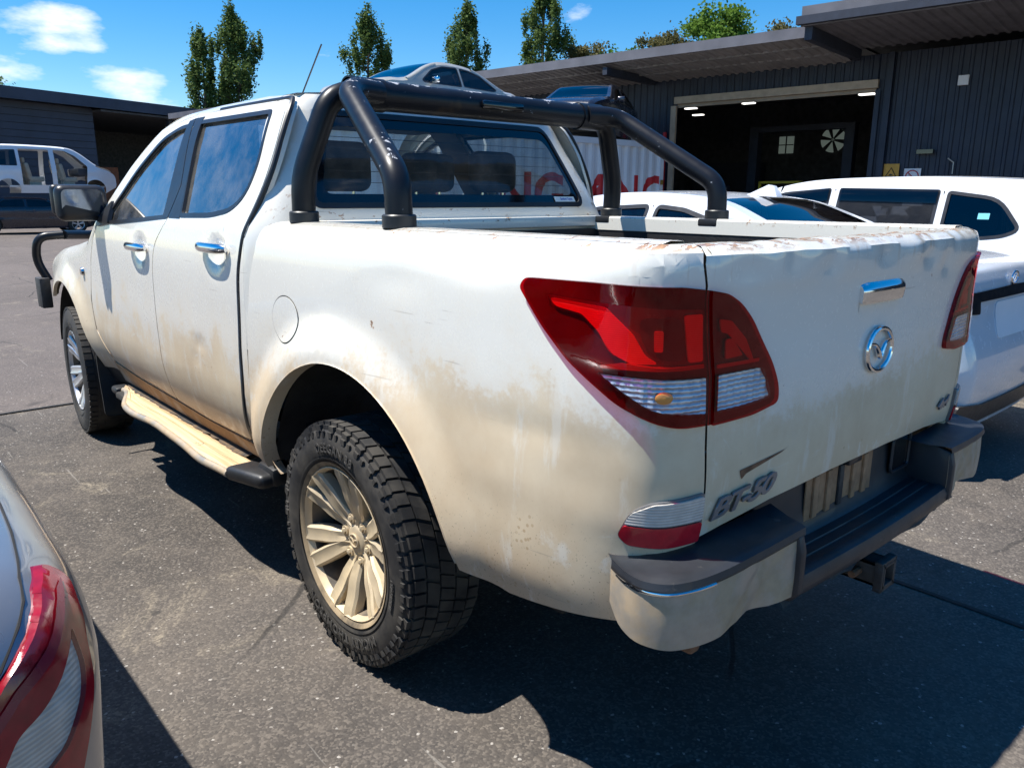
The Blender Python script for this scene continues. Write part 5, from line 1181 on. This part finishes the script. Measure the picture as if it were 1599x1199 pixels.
# ------------------------------------------------------------------ shipping containers
def container(name,label,A,B,depthv,h,mat,ribs=True):
    # A right end, B left end of the visible long side (ground points); depthv: width, going away
    o=thing(name,label,'container',(0,0,0)); A=Vector((A.x,A.y,0));B=Vector((B.x,B.y,0)); e=(B-A).normalized(); L_=(B-A).length; nrm=Vector((e.y,-e.x,0))
    if nrm.dot(Vector((-1.96,-1.98,0))-A)<0:nrm=-nrm
    def f(u,w,z): return tuple(A+e*u+nrm*w+Vector((0,0,z)))
    def prof(u): 
        t=((u-.12)/.278)%1.
        return -.036*(sm(0,.22,t)-sm(.5,.72,t))
    c=[.12]; k=0
    while c[-1]<L_-.12:
        for q in (0,.22,.5,.72):
            uu=.12+(k+q)*.278
            if .12<uu<L_-.12:c.append(uu)
        k+=1
        if .12+k*.278>=L_-.12:break
    c.append(L_-.12)
    V=[];F=[]
    for u in c: V+=[f(u,-.02+prof(u),.16),f(u,-.02+prof(u),h-.12)]
    for i in range(len(c)-1): F.append((2*i,2*i+2,2*i+3,2*i+1))
    pyobj('corrugated_side',V,F,mat,o,20)
    def bx(nm,u0,u1,w0,w1,z0,z1,mt=mat): 
        v=[f(u,w,z) for u in (u0,u1) for w in (w0,w1) for z in (z0,z1)]; return pyobj(nm,v,[(0,1,3,2),(4,6,7,5),(0,4,5,1),(2,3,7,6),(0,2,6,4),(1,5,7,3)],mt,o,30)
    for u in (0,L_-.12):
        for w in (-.12,-depthv): bx('corner_post',u,u+.12,w,w+.12,0,h)
    bx('top_rail',.12,L_-.12,-.06,0,h-.12,h); bx('bottom_rail',.12,L_-.12,-.06,0,0,.16); bx('roof',.12,L_-.12,-depthv+.0,-.06,h-.05,h-.03); bx('back_side',.12,L_-.12,-depthv,-depthv+.04,0,h-.05)
    for u in (.03,L_-.05): bx('end_wall',u,u+.02,-depthv+.12,-.12,0,h-.05)
    return o,f,prof,c,bx,L_
R0=camp(3.34,17.76,0); L0=camp(-1.23,13.63,0)
ca,cf,cpf,cc,cbx,cL=container('lettered_container','white shipping container with red YANG MING lettering behind the pickup',R0,L0,2.44,2.59,'container')
tcuts=[cL/2-u for u in cc]
_w=[(c,textmesh(c,1.14,bold=.03)) for c in 'YANGMING']
def _wid(me): xs=[v.co.x for v in me.vertices]; return max(xs)-min(xs),(max(xs)+min(xs))/2
gap=.10; tot=sum(_wid(m_)[0] for _,m_ in _w)+gap*6+.40; xx=-tot/2
for i,(c,m_) in enumerate(_w):
    w_,mid=_wid(m_); bpy.data.meshes.remove(m_); x0=xx+w_/2-mid-.22; xx+=w_+(.40 if i==3 else gap)
    texto('letter',c,1.14,lambda x,y,z,x0=x0:cf(cL/2-(x+x0),-.02+cpf(cL/2-(x+x0))+.004,1.42+y),'contred',ca,cuts=sorted(cL/2-u-x0 for u in cc),bold=.03)
for k in (0.35,1.0): 
    bm=bmesh.new(); sweep(bm,[cf(-.03,-k,.1),cf(-.03,-k,2.5)],.02,6); obj('lock_rod',bm,'container',ca)
cbx('padlock',.06,.11,.01,.05,1.70,1.80,'brass')
cb2,bf,_,_,bbx,bL=container('plain_container','plain pale shipping container seen through the rear window of the pickup',camp(-1.45,13.7,0),camp(-4.05,12.9,0),6.06,2.59,'container')
# ------------------------------------------------------------------ building on the left
LB=thing('slate_warehouse','dark slate warehouse with horizontal cladding and open bay at far left','warehouse')
Q1=Vector((11.0,49.2,0)); QA=Vector((.934,.357,0)); QN=Vector((.357,-.934,0))
def lb(u,w,z): return tuple(Q1+QA*u+QN*w+Vector((0,0,z)))
def lbox(nm,u0,u1,w0,w1,z0,z1,mt,parent=LB):
    v=[lb(u,w,z) for u in (u0,u1) for w in (w0,w1) for z in (z0,z1)]; return pyobj(nm,v,[(0,1,3,2),(4,6,7,5),(0,4,5,1),(2,3,7,6),(0,2,6,4),(1,5,7,3)],mt,parent,30)
for k in range(17):
    z=.0+k*.37; lbox('cladding_board',-22,0,-.05,.03+.0,z,z+.345,'slate'); 
lbox('cladding_backing',-22,-.02,-.12,-.06,0,6.3,'dark')
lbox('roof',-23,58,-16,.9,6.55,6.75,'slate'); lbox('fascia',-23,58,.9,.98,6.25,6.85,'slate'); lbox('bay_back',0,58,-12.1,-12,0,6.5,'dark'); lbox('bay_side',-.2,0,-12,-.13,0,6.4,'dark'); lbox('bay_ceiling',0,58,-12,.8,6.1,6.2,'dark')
lbox('bay_floor',0,58,-12,.8,.006,.012,'under')
lbox('column',5.2,5.5,-.3,0,0,6.3,'slate'); lbox('column',11.5,11.8,-.3,0,0,6.3,'slate')
tag(lbox('orange_crate_stack',1.2,2.5,-5,-4,0,3.3,'orange',None),'orange crate stack standing inside the open warehouse bay','crate',)
tag(lbox('orange_cabinet',2.9,4.2,-5,-4,0,3.2,'orange',None),'rust orange cabinet inside the warehouse bay right of the crates','cabinet')
tag(lbox('blue_notice_board',1.0,2.2,-3.2,-3.1,2.1,3.0,'bluepanel',None),'blue notice board in front of the orange crates','board')
# ------------------------------------------------------------------ stripped van on a dark car
VP=[(.03,.35),(.0,.7),(.04,1.25),(.10,1.70),(.24,1.90),(.9,1.95),(2.0,1.95),(3.0,1.90),(3.45,1.72),(4.0,1.28),(4.45,1.12),(4.72,.92),(4.78,.6),(4.74,.42)]
vn=Car('stripped_van','stripped white van without doors stacked on a dark car','van',(2.65,33.2,1.30),radians(88),VP,1.10,.93,'white',.95,3.9,.34,tumble=.30)
vn.skin('rear_bumper',0,2,'white'); vn.skin('tailgate',2,4,'white'); vn.skin('roof',4,7,'white'); vn.skin('windscreen',7,9,'carglass',-.86,.86); vn.skin('windscreen_pillar',7,9,'white',-1,-.86); vn.skin('windscreen_pillar',7,9,'white',.86,1); vn.skin('bonnet',9,10.4,'under')
vn.sides([[(.22,1.20,.03),(.30,1.70,.05),(1.30,1.76,.03),(1.30,1.20,.03)]],holes=[[(1.42,.50),(1.42,1.80),(2.42,1.80),(2.42,.50)],[(2.58,.52),(2.58,1.80),(2.95,1.78),(3.30,1.60),(3.68,1.22),(3.60,.52)]])
bm=bmesh.new(); box(bm,0,2.3,.45,1.6,2.6,.06); obj('cabin_floor',bm,'white',vn.o)
for y in (1.7,2.85):
    for x in (-.42,.42):
        bm=bmesh.new(); box(bm,x,y,1.0,.5,.16,.62,.06,Matrix.Rotation(.18,3,'X')); box(bm,x,y+.26,.72,.5,.5,.18,.05); box(bm,x,y-.1,1.40,.26,.1,.2,.04); box(bm,x,y+.2,.55,.4,.4,.2); obj('seat',bm,'beige',vn.o)
bm=bmesh.new(); box(bm,0,3.55,1.0,1.5,.35,.3,.06); obj('dashboard',bm,'seat',vn.o)
bm=bmesh.new(); box(bm,0,4.3,.75,1.2,.7,.5,.05); obj('engine_bay',bm,'under',vn.o)
dk=Car('dark_car','dark blue car carrying the stripped white van at far left','car',(1.9,33.1,0),radians(88),[(.05,.3),(0,.6),(.06,.95),(.5,1.02),(1.0,1.18),(1.5,1.33),(2.2,1.34),(2.9,1.28),(3.4,1.05),(4.2,.95),(4.7,.8),(4.8,.5),(4.75,.3)],.98,.90,'darkcar',.95,3.85,.33,tumble=.5)
basic(dk,(3.5,5,7,8.2,10.5)); dk.sides([[(1.0,1.0),(1.5,1.25),(2.1,1.27),(2.1,1.0)],[(2.2,1.0),(2.2,1.27),(2.8,1.23),(3.25,1.0)]]); dk.wheels()
# ------------------------------------------------------------------ trees
def leafmesh(name,kind,H,R,n,seed):
    r=random.Random(seed); V=[];F=[]; clumps=[]
    if kind=='poplar':
        for i in range(120):
            t=r.random()**.85; z=H*(.12+.86*t); a=r.uniform(0,2*pi); env=R*min(1,(1-t)*5+.06)*(.72+.28*min(1,t*4))*(.78+.22*sin(a*2+z*1.1)+.12*sin(a*3-z*2.3)); q=env*r.uniform(.35,1.0); clumps.append((q*cos(a),q*sin(a),z,r.uniform(.25,.5),r.uniform(.6,1.5)))
    else:
        for i in range(70):
            a=r.uniform(0,2*pi); b=r.uniform(-.5,1); q=R*r.uniform(.3,1)*sqrt(max(0,1-b*b*.8)); clumps.append((q*cos(a),q*sin(a),H*.70+b*H*.28,r.uniform(.5,1.0),r.uniform(.3,.7)))
    per=n//len(clumps)
    for (cx,cy,cz,cr,ch) in clumps:
        for k in range(per):
            x,y,z=cx+r.gauss(0,cr*.42),cy+r.gauss(0,cr*.42),cz+r.gauss(0,ch*.42)
            s=r.uniform(.06,.14); d=Vector((r.gauss(0,1),r.gauss(0,1),r.gauss(0,.7))).normalized(); e=d.cross(Vector((r.gauss(0,1),r.gauss(0,1),r.gauss(0,1)))).normalized()
            p=Vector((x,y,z)); i=len(V); V+=[tuple(p-d*s),tuple(p+e*s*.7),tuple(p+d*s),tuple(p-e*s*.7)]; F.append((i,i+1,i+2,i+3))
    me=bpy.data.meshes.new(name); me.from_pydata(V,[],F); me.update(); return me,clumps
def tree(label,cat,loc,H,R,kind,mat,seed,n=6000,group=None):
    t=thing('poplar_tree' if kind=='poplar' else 'leafy_tree',label,cat,loc,0,group); me,cl=leafmesh('crown',kind,H,R,n,seed)
    link('crown',me,mat,t,0)
    bm=bmesh.new(); r=random.Random(seed); sweep(bm,[(0,0,0),(.1,0,H*.3),(0,.1,H*.6),(.05,0,H*.95)],[H*.018,H*.014,H*.008,.02],8)
    for (x,y,z,_,_) in cl[::4]: sweep(bm,[(0,0,max(.2,z-H*.10)),(x*.5,y*.5,z-H*.04),(x,y,z)],[H*.005,H*.003,.01],5)
    obj('trunk',bm,'bark',t); return t
for i,(x,y,H,R,lab) in enumerate([(22.9,63,13.9,2.0,'left and shorter of the paired tall poplars behind the warehouse'),(24.9,61.3,15.6,2.3,'right and taller of the paired tall poplars behind the warehouse'),(32.7,54.4,15.3,2.2,'tall poplar between the antenna and the champagne sedan'),(38.5,49.2,15.6,2.2,'tall poplar rising directly behind the champagne sedan'),(43.0,45.2,17.2,2.8,'largest poplar, rising over the left end of the shed awning')]):
    tree(lab,'tree',(x,y,0),H,R,'poplar','leafpoplar',20+i,24000,'poplars along the back boundary')
tree('olive brown gum tree just right of the largest poplar','tree',(46.0,43.3,0),13.5,2.2,'round','leafgum',31,12000)
tree('grey olive gum tree above the middle of the shed awning','tree',(43.5,33.6,0),12.3,3.0,'round','leafgum',32,12000)
tree('bright green leafy tree above the shed awning','tree',(39.3,26.7,0),12.2,2.6,'round','leafbright',33,14000)
tree('yellowish green tree top left of the grey gum behind the awning','tree',(42.5,36.6,0),11.4,2.2,'round','leafbright',34,8000)
tree('small pale treetop left of the higher awning fascia','tree',(42.1,24.1,0),11.3,1.2,'round','leafgum',35,4000)
tree('small treetop peeking over the far left warehouse roof','tree',(9,66,0),9.6,1.6,'round','leafpoplar',36,3000)
